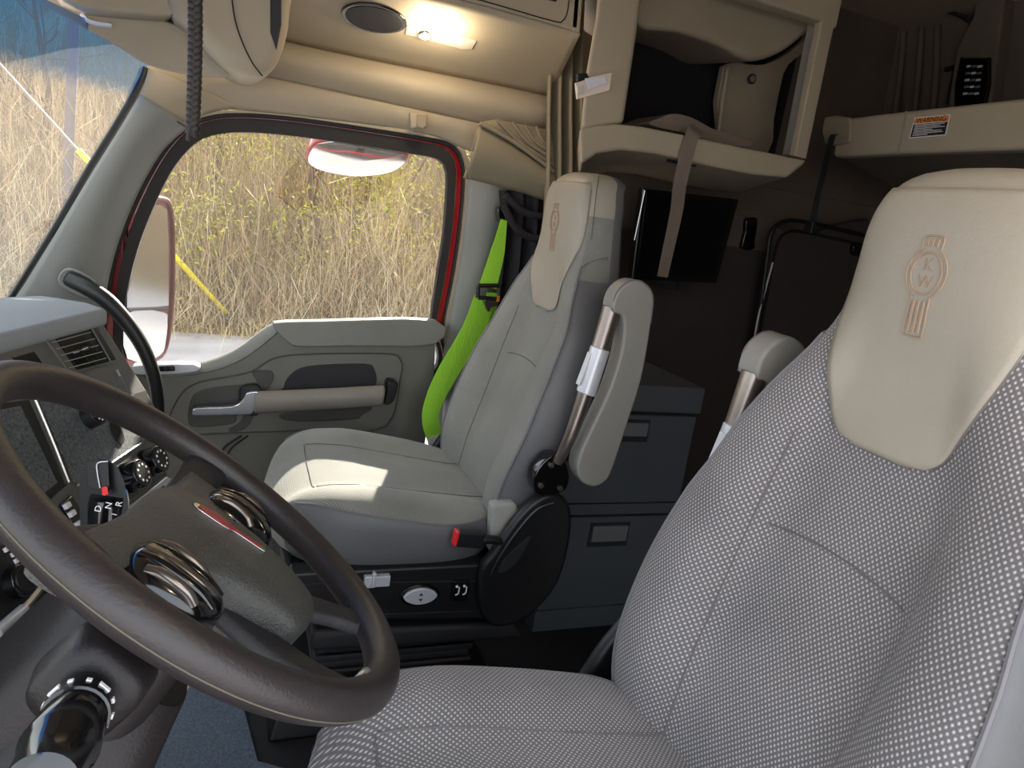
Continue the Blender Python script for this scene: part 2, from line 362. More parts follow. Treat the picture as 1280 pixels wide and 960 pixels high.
def make_seat(xc, side, label, n_):
    """side: +1 when the inboard side lies towards +x, -1 towards -x"""
    st = thing(n_, label, 'seat', (xc, -.4, -1.25), 'cab bucket seats')
    # --- backrest
    zs = [-.80+(.885*i/58) for i in range(58)]+[.085, .092, .1, .108, .115, .122, .126, .128]
    F = 41; vs = []; uv = []; R = []
    for z in zs:
        yc, W, bol, dep = interp(BACK, z); r = []
        for i in range(F): h = W*math.sin((-1+2*i/(F-1))*PI/2*.92)/math.sin(PI/2*.92); r.append(back_pt(xc, h, z))
        e = r[-1].y
        for k, (a, w) in enumerate([(.12, 1.03), (.35, 1.06), (.65, 1.05), (.88, 1.0)]): r.append(V(xc+W*w, e-dep*a, z))
        for k in range(6): r.append(V(xc+W*.9*(1-2*k/5), e-dep, z))
        for k, (a, w) in enumerate([(.88, 1.0), (.65, 1.05), (.35, 1.06), (.12, 1.03)]): r.append(V(xc-W*w, e-dep*a, z))
        R.append(r)
    n = len(R[0]); vs = [p for r in R for p in r]; uvs = [(p.x-xc+(.0 if i % n < F else p.y), p.z) for i, p in enumerate(vs)]
    fs = []; fm = []
    for i in range(len(R)-1):
        z = zs[i]
        for j in range(n):
            fs.append((i*n+j, i*n+(j+1) % n, (i+1)*n+(j+1) % n, (i+1)*n+j))
            if j < F-1: fm.append(1 if z > .07 else 0)
            elif j in (F-1, n-1, F, n-2, F+1, n-3) and z > -.14: fm.append(1 if z > .02 else 0)
            else: fm.append(2)
    fs.append(tuple(range(n))); fm.append(2); fs.append(tuple(range((len(R)-1)*n, len(R)*n))); fm.append(1)
    cloth = 'seat_cloth' if side > 0 else 'seat_cloth_fine'
    back = mesh('backrest', vs, fs, [cloth, 'seat_vinyl', 'side_vinyl'], st, fm=fm, uvs=uvs)
    # --- seams and piping follow the surface
    g = Geo()
    for s in (-1, 1):
        P = [back_pt(xc, s*interp(BACK, z)[1]*1.005, z, .001) for z in [-.78+.68*k/30 for k in range(31)]]
        g.tube(P, .0034, 6, n=1)
        q = P[-1]; yc, W, b_, dep = interp(BACK, -.08)
        g.tube([q, V(xc+s*W*1.035, q.y-.035, -.08), V(xc+s*W*1.05, q.y-.07, -.07)], .0028, 6)
    g.build('piping', 'piping_grey', back)
    g = Geo()
    for s in (-1, 1):
        g.tube([back_pt(xc, s*(.115+.02*math.sin((z+.74)*5)), z, .0005) for z in [-.74+.5*k/24 for k in range(25)]], .0013, 5, n=1)
        # gusset seam over the shoulder of the headrest
        P = []
        for z in (-.03, 0, .03, .06, .085, .1, .112, .122):
            yc, W, bol, dep = interp(BACK, z); P.append(V(xc+s*(W*1.02+.0015), back_pt(xc, W, z).y-dep*.10, z))
        g.tube(P, .0012, 5)
    g.tube([back_pt(xc, h, -.375+.012*math.cos(h*13), .0008) for h in [-.115+.23*k/20 for k in range(21)]], .0015, 5, n=1)
    g.build('seam', 'stitch', back)
    # --- vinyl headrest cover with the embossed badge
    PAT = [(-.226, .035), (-.221, .064), (-.212, .078), (-.20, .087), (-.175, .097), (-.14, .110), (-.095, .121), (-.05, .127), (0, .128), (.05, .125), (.085, .116), (.100, .107)]
    zz = [-.226+.326*i/46 for i in range(47)]; rows = []
    for z in zz:
        w = interp(PAT, z)[0]; rows.append([back_pt(xc, w*k/12, z, .0042-.0035*abs(k/12)**8) for k in range(-12, 13)])
    m_ = len(rows[0]); vs = [p for r in rows for p in r]
    fs = [(i*m_+j, i*m_+j+1, (i+1)*m_+j+1, (i+1)*m_+j) for i in range(len(rows)-1) for j in range(m_-1)]
    hr = mesh('headrest_cover', vs, fs, 'seat_vinyl', st, solid=.006)
    hr['label'] = 'smooth beige vinyl headrest cover with embossed badge'
    edge = [back_pt(xc, s_*interp(PAT, z)[0], z, .003) for s_, L_ in ((1, zz[::-1]), (-1, zz)) for z in L_]
    Geo().tube(edge, .0012, 5, n=1).build('cover_seam', 'stitch', hr)
    g = Geo(); o = .0078
    def B(h, z): return back_pt(xc, h, z, o)
    zc0 = .001; rx, rz = .0205, .0245
    g.tube([B(rx*math.cos(t), zc0+rz*math.sin(t)) for t in [2*PI*k/32 for k in range(32)]], .0014, 6, closed=True, n=1)
    def arc(a0, a1, rx2, rz2, n2=14): return [B(rx2*math.cos(a0+(a1-a0)*k/n2), zc0+rz2*math.sin(a0+(a1-a0)*k/n2)) for k in range(n2+1)]
    A1 = math.radians(118); A2 = math.radians(245)
    g.tube(arc(A1, A2, .0268, .0305), .0013, 6, n=1); g.tube(arc(math.radians(62), math.radians(-65), .0268, .0305), .0013, 6, n=1)
    g.tube([B(-.0126, zc0+.027), B(-.0135, zc0+.040), B(-.010, zc0+.043), B(0, zc0+.0442), B(.010, zc0+.043), B(.0135, zc0+.040), B(.0126, zc0+.027)], .0013, 6)
    g.tube([B(-.0122, zc0-.0275), B(-.0135, zc0-.070), B(-.011, zc0-.0745), B(0, zc0-.0755), B(.011, zc0-.0745), B(.0135, zc0-.070), B(.0122, zc0-.0275)], .0013, 6)
    for h in (-.0066, 0, .0066):
        g.tube([B(h, zc0+.0315), B(h*1.05, zc0+.040)], .0018, 6)
        g.tube([B(h, zc0-.032), B(h*1.1, zc0-.070)], .0021, 6)
    em = g.build('badge_relief', 'emblem_emboss', hr)
    for ch, dz in (('K', .0100), ('W', -.0095)):
        text('badge_letter', ch, back_pt(xc, 0, zc0+dz, .0074), (-1, 0, 0), (0, -.02, 1), .021, 'emblem_emboss', hr, .0006)
    # --- cushion
    cy, A, Bq = -.375, .285, .275; rings = []; NPH = 72
    def plan(ph):
        c, s = math.cos(ph), math.sin(ph); e = 2/3.4 if s < 0 else 2/2.7
        return math.copysign(abs(c)**e, c)*A, math.copysign(abs(s)**e, s)*Bq
    def ztop(h, y):
        z = -.676-.035*max(0, min(1, (-.3-y)/.3))
        s = abs(h)/A
        if s > .35: t = min(1, (s-.35)/.35); z += .03*t*t*(3-2*t)*(1-.5*max(0, (-.35-y)/.3))
        if s > .8: z -= .022*((s-.8)/.2)**2
        if y > -.24: z -= .05*((y+.24)/.14)**2
        return z
    RR = [.12, .25, .38, .5, .6, .7, .78, .86, .92, .96, 1.0]
    for r in RR:
        ring = []
        for k in range(NPH):
            px, py = plan(2*PI*k/NPH); h, y = px*r, cy+py*r
            ring.append(V(xc+h, y, ztop(h, y)-.014*r**10))
        rings.append(ring)
    top = len(rings)-1
    for dz, w in ((.012, 1.018), (.04, 1.03), (.09, 1.02), (.125, 1.0), (.15, .96)):
        ring = []
        for k in range(NPH):
            px, py = plan(2*PI*k/NPH); ztp = rings[top][k].z
            zb = lerp(ztp, -.815, dz/.15); ring.append(V(xc+px*w, cy+py*w, zb))
        rings.append(ring)
    vs = [p for r in rings for p in r]+[V(xc, cy, ztop(0, cy))]; c0 = len(vs)-1; fs = []; fm = []
    for i in range(len(rings)-1):
        for k in range(NPH):
            fs.append((i*NPH+k, i*NPH+(k+1) % NPH, (i+1)*NPH+(k+1) % NPH, (i+1)*NPH+k)); ph = 2*PI*(k+.5)/NPH
            fm.append(0 if i < top or math.sin(ph) > .80 else 1)
    for k in range(NPH): fs.append((c0, k, (k+1) % NPH)); fm.append(0)
    fs.append(tuple((len(rings)-1)*NPH+k for k in range(NPH))); fm.append(1)
    cu = mesh('cushion', vs, fs, [cloth, 'side_vinyl'], st, fm=fm, uvs=[(p.x-xc, p.y+p.z*.8) for p in vs])
    g = Geo(); ks = [k % NPH for k in range(-34, 11)]
    for rg in ([k for k in range(NPH) if math.sin(2*PI*k/NPH) < .80 and abs(math.cos(2*PI*k/NPH)) > 0],):
        right = sorted([k if k < 36 else k-NPH for k in rg if math.cos(2*PI*k/NPH) > .05]); left = [k for k in rg if math.cos(2*PI*k/NPH) < -.05]
        for L_ in (right, left): g.tube([rings[top][k % NPH]+V(0, 0, .001) for k in L_], .0026, 6, n=1)
    for s in (-1, 1):
        k = next(k for k in range(NPH) if math.sin(2*PI*k/NPH) > .79 and s*math.cos(2*PI*k/NPH) > 0) if s > 0 else max(k for k in range(NPH) if math.sin(2*PI*k/NPH) > .79)
        g.tube([rings[i][k]*1.0+V(s*.001, .001, 0) for i in range(top, len(rings)-1)], .0018, 6, n=1)
    g.build('piping', 'piping_grey', cu)
    g = Geo()
    for s in (-1, 1): g.tube([V(xc+s*(.115+.03*k/14), -.62+.42*k/14, ztop(.115+.03*k/14, -.62+.42*k/14)+.0006) for k in range(15)], .0013, 5, n=1)
    g.tube([V(xc+h, -.195, ztop(h, -.195)+.0006) for h in [-.145+.29*k/14 for k in range(15)]], .0013, 5, n=1)
    g.build('seam', 'stitch', cu)
    sd = side; xi = xc+sd*.285
    # --- base, valance, shield, suspension
    g = Geo()
    prof = [(-.14, -.80), (-.14, -.89), (-.18, -.92), (-.68, -.955), (-.74, -.93), (-.75, -.82), (-.66, -.80)]
    for s in (-1, 1):
        g.prism([V(xc+s*.25, y, z) for y, z in prof], V(s*.05, 0, 0))
    g.box((xc, -.14, -.87), (.25, .012, .06)); g.box((xc, -.64, -.87), (.25, .012, .06)); g.box((xc, -.39, -.84), (.25, .25, .02))
    base = g.build('seat_base', 'black', st, bevel=.008)
    for dz in (-.825, -.905): Geo().tube([V(xi+sd*.016, -.15, dz), V(xi+sd*.016, -.62, dz-.02)], .002, 6).build('base_rib', 'black_soft', base)
    sh = [(-.60, -.945), (-.568, -.88), (-.56, -.80), (-.585, -.755), (-.622, -.685), (-.665, -.632), (-.712, -.612), (-.758, -.635), (-.778, -.70), (-.775, -.81), (-.75, -.88), (-.70, -.935), (-.65, -.955)]
    for s in (-1, 1):
        out = cr([V(xc+s*.30, y, z) for y, z in sh], 4, True)
        hc = prism('hinge_shield', out, V(s*.03, 0, 0), 'black', st, bevel=.012, bseg=3)
        if s == sd:
            sc_ = cr([V(xc+s*.330, y, z) for y, z in [(-.60, -.80), (-.612, -.77), (-.645, -.735), (-.668, -.715), (-.665, -.735), (-.645, -.78), (-.615, -.805)]], 4, True)
            prism('shield_scoop', sc_, V(s*.006, 0, 0), 'black_soft', hc, bevel=.003)
            Geo().tube([V(xc+s*.333, y, z) for y, z in [(-.585, -.81), (-.60, -.765), (-.635, -.70), (-.675, -.648), (-.715, -.632)]], .004, 6).build('shield_ridge', 'black', hc)
    g = Geo()
    for k in range(5): g.box((xc, -.42, -1.05-.02*k), (.20-.006*(k % 2), .2-.006*(k % 2), .009))
    g.build('suspension_boot', 'black_soft', st, bevel=.004)
    prism('suspension_cover', [V(xc-.27, -.20, -.965), V(xc-.27, -.70, -.985), V(xc-.27, -.73, -1.035), V(xc-.27, -.20, -1.02)], V(.54, 0, 0), 'black_soft', st, bevel=.014)
    prism('pedestal', [V(xc-.27, -.12, -1.25), V(xc-.27, -.68, -1.25), V(xc-.24, -.66, -1.13), V(xc-.24, -.15, -1.13)], V(.54, 0, 0), 'black', st, bevel=.01)
    # inboard controls
    x0 = xi+sd*.016
    tg = Geo(); tg.box((x0+sd*.004, -.308, -.825), (.008, .010, .014)); tg.box((x0+sd*.006, -.338, -.823), (.008, .017, .013)); tg.box((x0+sd*.012, -.318, -.817), (.006, .004, .018))
    tg.build('lumbar_rocker', 'silver_label', st, bevel=.002)
    ov = [V(x0, -.430+.040*math.cos(t), -.868+.021*math.copysign(abs(math.sin(t))**1.25, math.sin(t))) for t in [2*PI*k/28 for k in range(28)]]
    bz = [V(x0, -.430+.047*math.cos(t), -.868+.027*math.copysign(abs(math.sin(t))**1.1, math.sin(t))) for t in [2*PI*k/28 for k in range(28)]]
    ob = prism('height_bezel', bz, V(sd*.006, 0, 0), 'black_gloss', st, bevel=.002)
    kb = prism('height_switch', [p+V(sd*.004, 0, 0) for p in ov], V(sd*.009, 0, 0), 'silver_label', ob, bevel=.003)
    kb['label'] = 'oval silver height switch'
    for s in (-1, 1):
        prism('arrow_mark', [V(x0+sd*.0135, -.430-.005, -.868+s*.004), V(x0+sd*.0135, -.430+.005, -.868+s*.004), V(x0+sd*.0135, -.430, -.868+s*.011)], V(sd*.0006, 0, 0), 'label_black', ob, bevel=0, smooth=False)
    hb = box('heater_switches', (x0+sd*.003, -.526, -.862), (.005, .02, .026), 'black_gloss', st, bevel=.003)
    for k in (-1, 1):
        g = Geo(); g.tube([V(x0+sd*.009, -.526+k*.009-.004, -.851), V(x0+sd*.009, -.526+k*.009-.003, -.867), V(x0+sd*.009, -.526+k*.009+.004, -.871)], .0016, 6)
        vs, fs = cyl_geo(V(x0+sd*.008, -.526+k*.009+.002, -.849), V(x0+sd*.0095, -.526+k*.009+.002, -.849), .0032, seg=12); g.add(vs, fs)
        g.build('seat_symbol', 'white_mark', hb)
    # buckle
    d = V(0, .82, .10).normalized(); bc = V(xi+sd*.035, -.525, -.722)
    if sd > 0: bc = bc+V(0, -.09, -.06)
    bu = Geo(); bu.box(bc, (.012, .032, .019), (V(1, 0, 0), d, V(1, 0, 0).cross(d))); bu.tube([bc-d*.03, bc-d*.075, V(xi+sd*.03, -.64, -.76)], .011, 8)
    bk = bu.build('buckle_stalk', 'black', st, bevel=.004)
    rb = box('buckle_button', bc+d*.034, (.0115, .004, .017), 'red_button', bk, ax=(V(1, 0, 0), d, V(1, 0, 0).cross(d)), bevel=.002); rb['label'] = 'red release button'
    # --- folded armrest on the inboard side: pad behind, dark tube and silver sleeve in front
    xa = xc+sd*(.315 if sd < 0 else .255)
    AY, AZ_ = (0, 0) if sd < 0 else (-.022, -.028)
    # outline in the armrest's own side plane (y, z), measured once and shared by both seats
    AO = [(-.758, -.168), (-.762, -.128), (-.788, -.102), (-.82, -.10), (-.852, -.126), (-.86, -.19), (-.861, -.317), (-.845, -.43), (-.829, -.532), (-.815, -.562), (-.79, -.574), (-.757, -.563), (-.738, -.533), (-.74, -.49), (-.762, -.416), (-.785, -.34), (-.797, -.247), (-.787, -.182)]
    AO = [(y+AY, z+AZ_) for y, z in AO]
    ar = prism('armrest_pad', cr([V(xa+sd*.012, y, z) for y, z in AO], 4, True), V(sd*.052, 0, 0), 'arm_vinyl', st, bevel=.02, bseg=4)
    ar['label'] = 'grey vinyl armrest pad folded upright'
    Geo().tube([V(xa+sd*.060, y, z) for y, z in AO[:6]], .0014, 5, n=4).build('pad_seam', 'stitch', ar)
    T0, T1, T2, T3, T4 = V(xa+sd*.035, -.772, -.165), V(xa+sd*.035, -.758, -.262), V(xa+sd*.035, -.742, -.355), V(xa+sd*.035, -.722, -.46), V(xa+sd*.025, -.705, -.53)
    T0, T1, T2, T3, T4 = [p+V(0, AY, AZ_) for p in (T0, T1, T2, T3, T4)]
    tb = tube('armrest_tube', [T0, T1, T2, T3, T4], [.022, .0205, .018, .015, .012], 'steel_dark', ar, seg=16); tb['label'] = 'bare dark steel underside of the armrest'
    sl = loft('silver_sleeve', [[c_+Vector((math.cos(a)*.0225, 0, 0))+V(0, .97, .2).normalized()*(math.sin(a)*.0225) for a in [2*PI*k/14 for k in range(14)]] for c_ in (T1+V(0, -.001, .006), T2+V(0, .0, -.006))], 'silver_label', ar, bevel=.002)
    g = Geo(); g.box((T1+T2)/2+V(0, .023, .004), (.008, .002, .038), (V(1, 0, 0), V(0, .97, .22), V(0, -.22, .97)))
    g.build('sleeve_label', 'white_gloss', sl, bevel=.0008)
    pv = prism('armrest_pivot', cr([V(xa-sd*.02, y, z) for y, z in [(-.655, -.555), (-.685, -.515), (-.72, -.52), (-.742, -.56), (-.735, -.60), (-.69, -.61), (-.66, -.60)]], 4, True), V(sd*.045, 0, 0), 'black_gloss', st, bevel=.005)
    for y, z in ((-.672, -.585), (-.722, -.592), (-.69, -.535)):
        cyl('bolt', V(xa+sd*.024, y, z), V(xa+sd*.031, y, z), .007, 'steel_dark', pv, seg=6)
    # lower fabric flap beside the recliner
    if sd < 0: prism('side_flap', [V(xi-sd*.04, -.595, -.78), V(xi-sd*.04, -.585, -.66), V(xi-sd*.04, -.64, -.65), V(xi-sd*.04, -.67, -.70), V(xi-sd*.04, -.66, -.80)], V(sd*.04, 0, 0), cloth, st, bevel=.008)
    return st
make_seat(1.73, -1, 'grey cloth passenger seat beside the door with the lime green belt', 'bucket_seat')
make_seat(.628, 1, 'grey cloth driver seat behind the steering wheel, large at right', 'bucket_seat')
# ================================================================== STEERING WHEEL
WC = V(.67, .013, -.325); wa, wb = .646, .054
WN = V(math.sin(wb), -math.sin(wa)*math.cos(wb), math.cos(wa)*math.cos(wb))
E1 = (V(1, 0, 0)-WN*WN.x).normalized(); E2 = WN.cross(E1)
tr = math.radians(-17); WX = E1*math.cos(tr)+E2*math.sin(tr); WY = E2*math.cos(tr)-E1*math.sin(tr)
def WP(u, v, o=0): return WC+WX*u+WY*v+WN*o
def D(p, d): return ray(*p)*d
sw = thing('steering_wheel', 'large dark leather steering wheel with four spokes and a red hub emblem', 'steering wheel', WC)
vs, fs = tube_geo([WP(.215*math.cos(t), .215*math.sin(t)) for t in [2*PI*k/120 for k in range(120)]], .0178, 20, True)
rim = mesh('rim', vs, fs, 'rim_leather', sw)
Geo().tube([WP(.2322*math.cos(t), .2322*math.sin(t), -.004) for t in [2*PI*k/120 for k in range(120)]], .0008, 6, closed=True, n=1).build('rim_seam_glint', 'rim_glint_paint', rim)  # thin pale seam line paints the sun caught by the rim's back half
# hub pad: domed star-shaped cushion
OUT = [(0, .062), (.07, .058), (.13, .062), (.172, .070), (.178, .050), (.165, .028), (.115, .012), (.082, -.02), (.066, -.06), (.054, -.10), (.044, -.124), (0, -.132)]
OUT = OUT+[(-u, v) for u, v in OUT[-2:0:-1]]
oc = cr([V(u, v, 0) for u, v in OUT], 5, True); cc = V(0, -.03, 0); rings = []
for r, h in ((.05, .021), (.2, .0208), (.38, .020), (.52, .018), (.64, .013), (.75, .006), (.85, .001), (.93, -.003), (.98, -.008), (1, -.016), (.99, -.03), (.9, -.04)):
    ring = []
    for p in oc:
        q = cc+(p-cc)*r; rr = math.hypot(q.x/.070, (q.y+.035)/.095)
        hh = (.001-.010*abs(q.x/.17)**2) + .011*max(0, min(1, (1.15-rr)/.5))**1.2 if r <= .93 else None
        e = 0 if r < .9 else (r-.9)
        base = (.001-.010*abs(q.x/.17)**2) + .011*max(0, min(1, (1.15-rr)/.5))**1.2
        o = base - {.93: .001, .98: .005, 1: .012, .99: .03}.get(r, 0) if not (r == .9) else -.045
        ring.append(WP(q.x, q.y, o))
    rings.append(ring)
pad = loft('hub_pad', rings, 'hub', sw)
def hubz(u, v): return (.001-.010*abs(u/.17)**2)+.011*max(0, min(1, (1.15-math.hypot(u/.070, (v+.035)/.095))/.5))**1.2
# emblem: stylised bird in relief
EM = [(-.0045, .026), (.001, .028), (.005, .024), (.009, .012), (.0095, .002), (.006, -.006), (.0045, -.010), (.0042, -.036), (-.0002, -.037), (-.0015, -.034), (-.0015, -.010), (-.004, -.004), (-.0055, .004), (-.0055, .016)]
def ewp(u, v, k): 
    a_ = math.radians(17); return WP(u*math.cos(a_)-v*math.sin(a_)*.75+.006, u*math.sin(a_)+v*math.cos(a_)-.010, hubz(0, -.03)+k)
ep = cr([ewp(u*1.1, v*1.1, 0) for u, v in EM], 3, True)
prism('emblem_rim', [ewp(0, 0, 0)+(p-ewp(0, 0, 0))*1.16 for p in ep], WN*.0012, 'chrome', pad, bevel=.0004)
e_ = prism('emblem', ep, WN*.0025, 'red_emblem', pad, bevel=.0008); e_['label'] = 'red bird shaped hub emblem'
# spokes
def bar(name, pts, w, t, m, parent, **k):
    """a bar along pts (u, v, o): elliptic section w across by t thick"""
    P = cr([V(*p) for p in pts], 5); rings = []
    W_ = w if isinstance(w, (list, tuple)) else [w]*2
    for i, p in enumerate(P):
        a = P[max(0, i-1)]; b = P[min(len(P)-1, i+1)]; d = (b-a).normalized(); s_ = V(-d.y, d.x, 0).normalized(); x_ = i/(len(P)-1)*(len(W_)-1); j = min(int(x_), len(W_)-2); ww = lerp(W_[j], W_[j+1], x_-j)
        ring = []
        for q in range(16):
            an = 2*PI*q/16; cx_ = math.copysign(abs(math.cos(an))**.6, math.cos(an)); sx_ = math.copysign(abs(math.sin(an))**.6, math.sin(an))
            z_ = p+s_*(ww*cx_)+V(0, 0, 1)*(t*sx_); ring.append(WP(*z_))
        rings.append(ring)
    return loft(name, rings, m, parent, **k)
for s in (-1, 1):
    bar('spoke', [(s*.10, .035, -.022), (s*.15, .048, -.016), (s*.205, .055, -.004)], [.03, .024, .026], .010, 'black_soft', sw)
    bar('spoke', [(s*.045, -.06, -.028), (s*.062, -.11, -.026), (s*.078, -.155, -.016), (s*.088, -.196, -.004)], [.03, .022, .017, .020], .009, 'black_soft', sw)
    # thumb button pod with curved ribs
    po = cr([V(s*u, v, 0) for u, v in [(.082, .018), (.105, .028), (.135, .026), (.158, .008), (.160, -.02), (.148, -.045), (.118, -.058), (.096, -.045), (.082, -.015)]], 4, True)
    pc = V(s*.12, -.013, 0); rings = []
    for r, h in ((.1, .012), (.5, .0105), (.8, .007), (.95, .001), (1, -.008), (1, -.03)): rings.append([WP(*(pc+(p-pc)*r+V(0, 0, h-.003))) for p in po])
    pod = loft('button_pod', rings, 'black_gloss', sw)
    for k in range(5):
        u0 = .094+.0135*k; va, vb_ = (.016, -.030) if k == 0 else ((.020, -.046) if k < 4 else (.008, -.034))
        g = Geo().tube([WP(s*(u0+.004*math.sin(PI*q/5)), va+(vb_-va)*q/5, .0058-.006*abs(q/2.5-1)**3) for q in range(6)], .0046, 10)
        g.build('rib_button', 'black_gloss' if k % 2 else 'steel_dark', pod)
    g = Geo().tube([WP(s*u, v, -.002) for u, v in [(.088, .016), (.106, .024), (.134, .022), (.152, .006), (.154, -.02)]], .0012, 6); g.build('pod_trim', 'silver', pod)
tube('lower_bezel', [WP(-.085, -.185, .003), WP(-.075, -.188, .008), WP(-.06, -.192, .006)], .006, 'silver', sw)

# ================================================================== STEERING COLUMN
sc = thing('steering_column', 'dark plastic steering column shroud below the wheel with its two stalks', 'steering column', WC-WN*.3)
def col_ring(d, a, b, off=V(0, 0, 0), e=.55):
    return [WC-WN*d+off+E1*(a*math.copysign(abs(math.cos(t))**e, math.cos(t)))+E2*(b*math.copysign(abs(math.sin(t))**e, math.sin(t))) for t in [2*PI*k/40 for k in range(40)]]
loft('column_shroud', [col_ring(.045, .052, .045), col_ring(.06, .066, .054), col_ring(.10, .078, .060), col_ring(.17, .088, .066), col_ring(.26, .096, .070), col_ring(.36, .10, .074)], 'column', sc)
loft('column_boot', [col_ring(.13, .06, .06, E2*-.025), col_ring(.2, .115, .07, E2*-.03), col_ring(.34, .145, .09, E2*-.04), col_ring(.5, .16, .1, E2*-.05)], 'column', sc)
Geo().tube([p-WN*0 for p in [q+ (q-(WC-WN*.2)).normalized()*.0004 for q in col_ring(.2, .0915, .0675)][20:41]], .0012, 5, n=1).build('shroud_joint', 'black_matte', sc)
s0, s1, s2 = D((108, 868), .47), D((92, 905), .44), D((58, 968), .385)
bd = (s2-s0).normalized(); bx_ = bd.orthogonal().normalized(); by_ = bd.cross(bx_)
loft('stalk_boot', [[s0+bd*o+bx_*(w*math.copysign(abs(math.cos(t))**.6, math.cos(t)))+by_*(w*math.copysign(abs(math.sin(t))**.6, math.sin(t))) for t in [2*PI*k/28 for k in range(28)]] for o, w in ((-.03, .034), (-.004, .031), (.002, .027), (.004, .018))], 'column', sc)
st_ = loft('signal_stalk', [[s0+bd*o+bx_*(w*math.cos(t))+by_*(w*math.sin(t)) for t in [2*PI*k/28 for k in range(28)]] for o, w in ((-.01, .017), (.012, .0175), (.0125, .0195), (.030, .020), (.031, .0185), (.065, .0215), (.068, .019), (.10, .018), (.104, .012))], 'black_gloss', sc)
st_['label'] = 'glossy black signal stalk with a ringed knob'
for k in range(12):
    t = 2*PI*k/12; c_ = s0+bd*.021+bx_*(.0200*math.cos(t))+by_*(.0200*math.sin(t)); r_ = bx_*math.cos(t)+by_*math.sin(t)
    Geo().box(c_, (.0006, .0016, .0016 if k % 3 else .004), (r_, bd, r_.cross(bd))).build('stalk_mark', 'white_mark', st_, smooth=False)
# gear selector on the far side of the column
gd = .86
sx = V(.35, .93, 0).normalized()
g0 = [(113, 662), (111, 620), (112, 600), (121, 578), (136, 575), (147, 583), (156, 604), (161, 640), (158, 668)]
gs = prism('gear_selector', [D(p, gd) for p in g0], sx*.012, 'black', sc, bevel=.006, bseg=3); gs['label'] = 'glossy black gear selector lever marked D N R'
prism('selector_blade', [D(p, gd-.008) for p in [(124, 612), (121, 580), (136, 577), (138, 615)]], sx*.014, 'black', gs, bevel=.003)
Geo().tube([D(p, gd-.01) for p in [(125, 610), (121.5, 590), (122, 579), (135, 576.5)]], .0008, 5).build('blade_edge', 'white_gloss', gs)
prism('selector_light', [D(p, gd-.012) for p in [(131, 620), (130, 610), (135, 608), (136.5, 618)]], sx*.004, 'red_button', gs, bevel=.001)
loft('selector_collar', [[D((136, 645), gd+.01)+V(.93, -.35, 0)*(w*math.cos(t))+sx*(w*.8*math.sin(t))+zv*h for t in [2*PI*k/24 for k in range(24)]] for w, h in ((.024, .028), (.026, .02), (.027, -.03), (.03, -.06))], 'black_gloss', sc)
ax_ = (D((150, 625), .82)-D((124, 630), .82)).normalized()
for ch, p in (('D', (123, 636)), ('N', (136, 632)), ('R', (149, 630))):
    a2 = (D((p[0]+3, p[1]-14), .825)-D(p, .825)).normalized()
    b2 = (D((p[0]-14, p[1]-3), .825)-D(p, .825)).normalized()
    text('gear_letter', ch, D(p, .822), a2, b2, .0105, 'white_mark', gs, .0002)
text('gear_letter', '1', D((143, 643), .822), D((146, 629), .825)-D((143, 643), .825), D((129, 640), .825)-D((143, 643), .825), .009, 'white_mark', gs, .0002)

# ================================================================== DASHBOARD
fa = math.radians(19); DA = V(math.cos(fa), -math.sin(fa), 0); NH = V(-math.sin(fa), -math.cos(fa), 0)
be = math.radians(27); DN = NH*math.cos(be)+zv*math.sin(be); DD = NH*math.sin(be)-zv*math.cos(be)
DP = V(1.42, .212, -.282)
def PP(p, o=0): return PLN(p, DP+DN*o, DN)
def PU(u, v, o=0): return DP+DA*u+DD*v+DN*o
da = thing('dashboard', 'grey dashboard with driver facing centre stack and padded brow', 'dashboard', V(1.1, .4, -.9))
body = [PU(-.82, -.005), PU(0, -.005), PU(.035, .14), PU(.05, .33), PU(.03, .47), PU(-.2, .60), PU(-.82, .60)]
prism('centre_panel', body, -DN*.03, 'dash_grey', da, bevel=.006)
prism('stack_side', [PU(-.001, 0, -.03), PU(.034, .14, -.03), PU(.049, .33, -.03), PU(.03, .47, -.03), PU(-.02, .6, -.03), V(1.5, .8, -1.1), V(1.7, .85, -.3)], -DA*.05, 'dash_grey', da, bevel=.004)
c1 = V(1.425, .213, -.258)
brow = [c1-DA*.95+zv*-.03+NH*-.012, c1+NH*.012, c1+DA*.05-NH*.05, c1+DA*.10-NH*.16+zv*-.01, c1+DA*.04-NH*.24+zv*-.02, c1-DA*.95-NH*.24+zv*-.02]
brow[0] = c1-DA*.95-NH*.0
prism('dash_brow', brow, V(0, 0, -.032), 'dash_top', da, bevel=.012, bseg=4)
Geo().tube([c1-DA*.9+zv*-.037-NH*.012, c1-DA*.02+zv*-.037-NH*.004], .004, 6).build('brow_shadow_gap', 'black_matte', da)
hump = cr([V(1.5, .62, -.345), V(1.75, .52, -.345), V(2.02, .46, -.352), V(2.2, .42, -.38), V(2.25, .48, -.40), V(1.9, .7, -.40), V(1.5, .8, -.40)], 4, True)
prism('dash_cowl', hump, V(0, 0, -.06), 'dash_grey', da, bevel=.01)
def plate(name, px, o0, th, m, parent, bevel=.002, **k): return prism(name, [PP(p, o0) for p in px], DN*th, m, parent, bevel=bevel, **k)
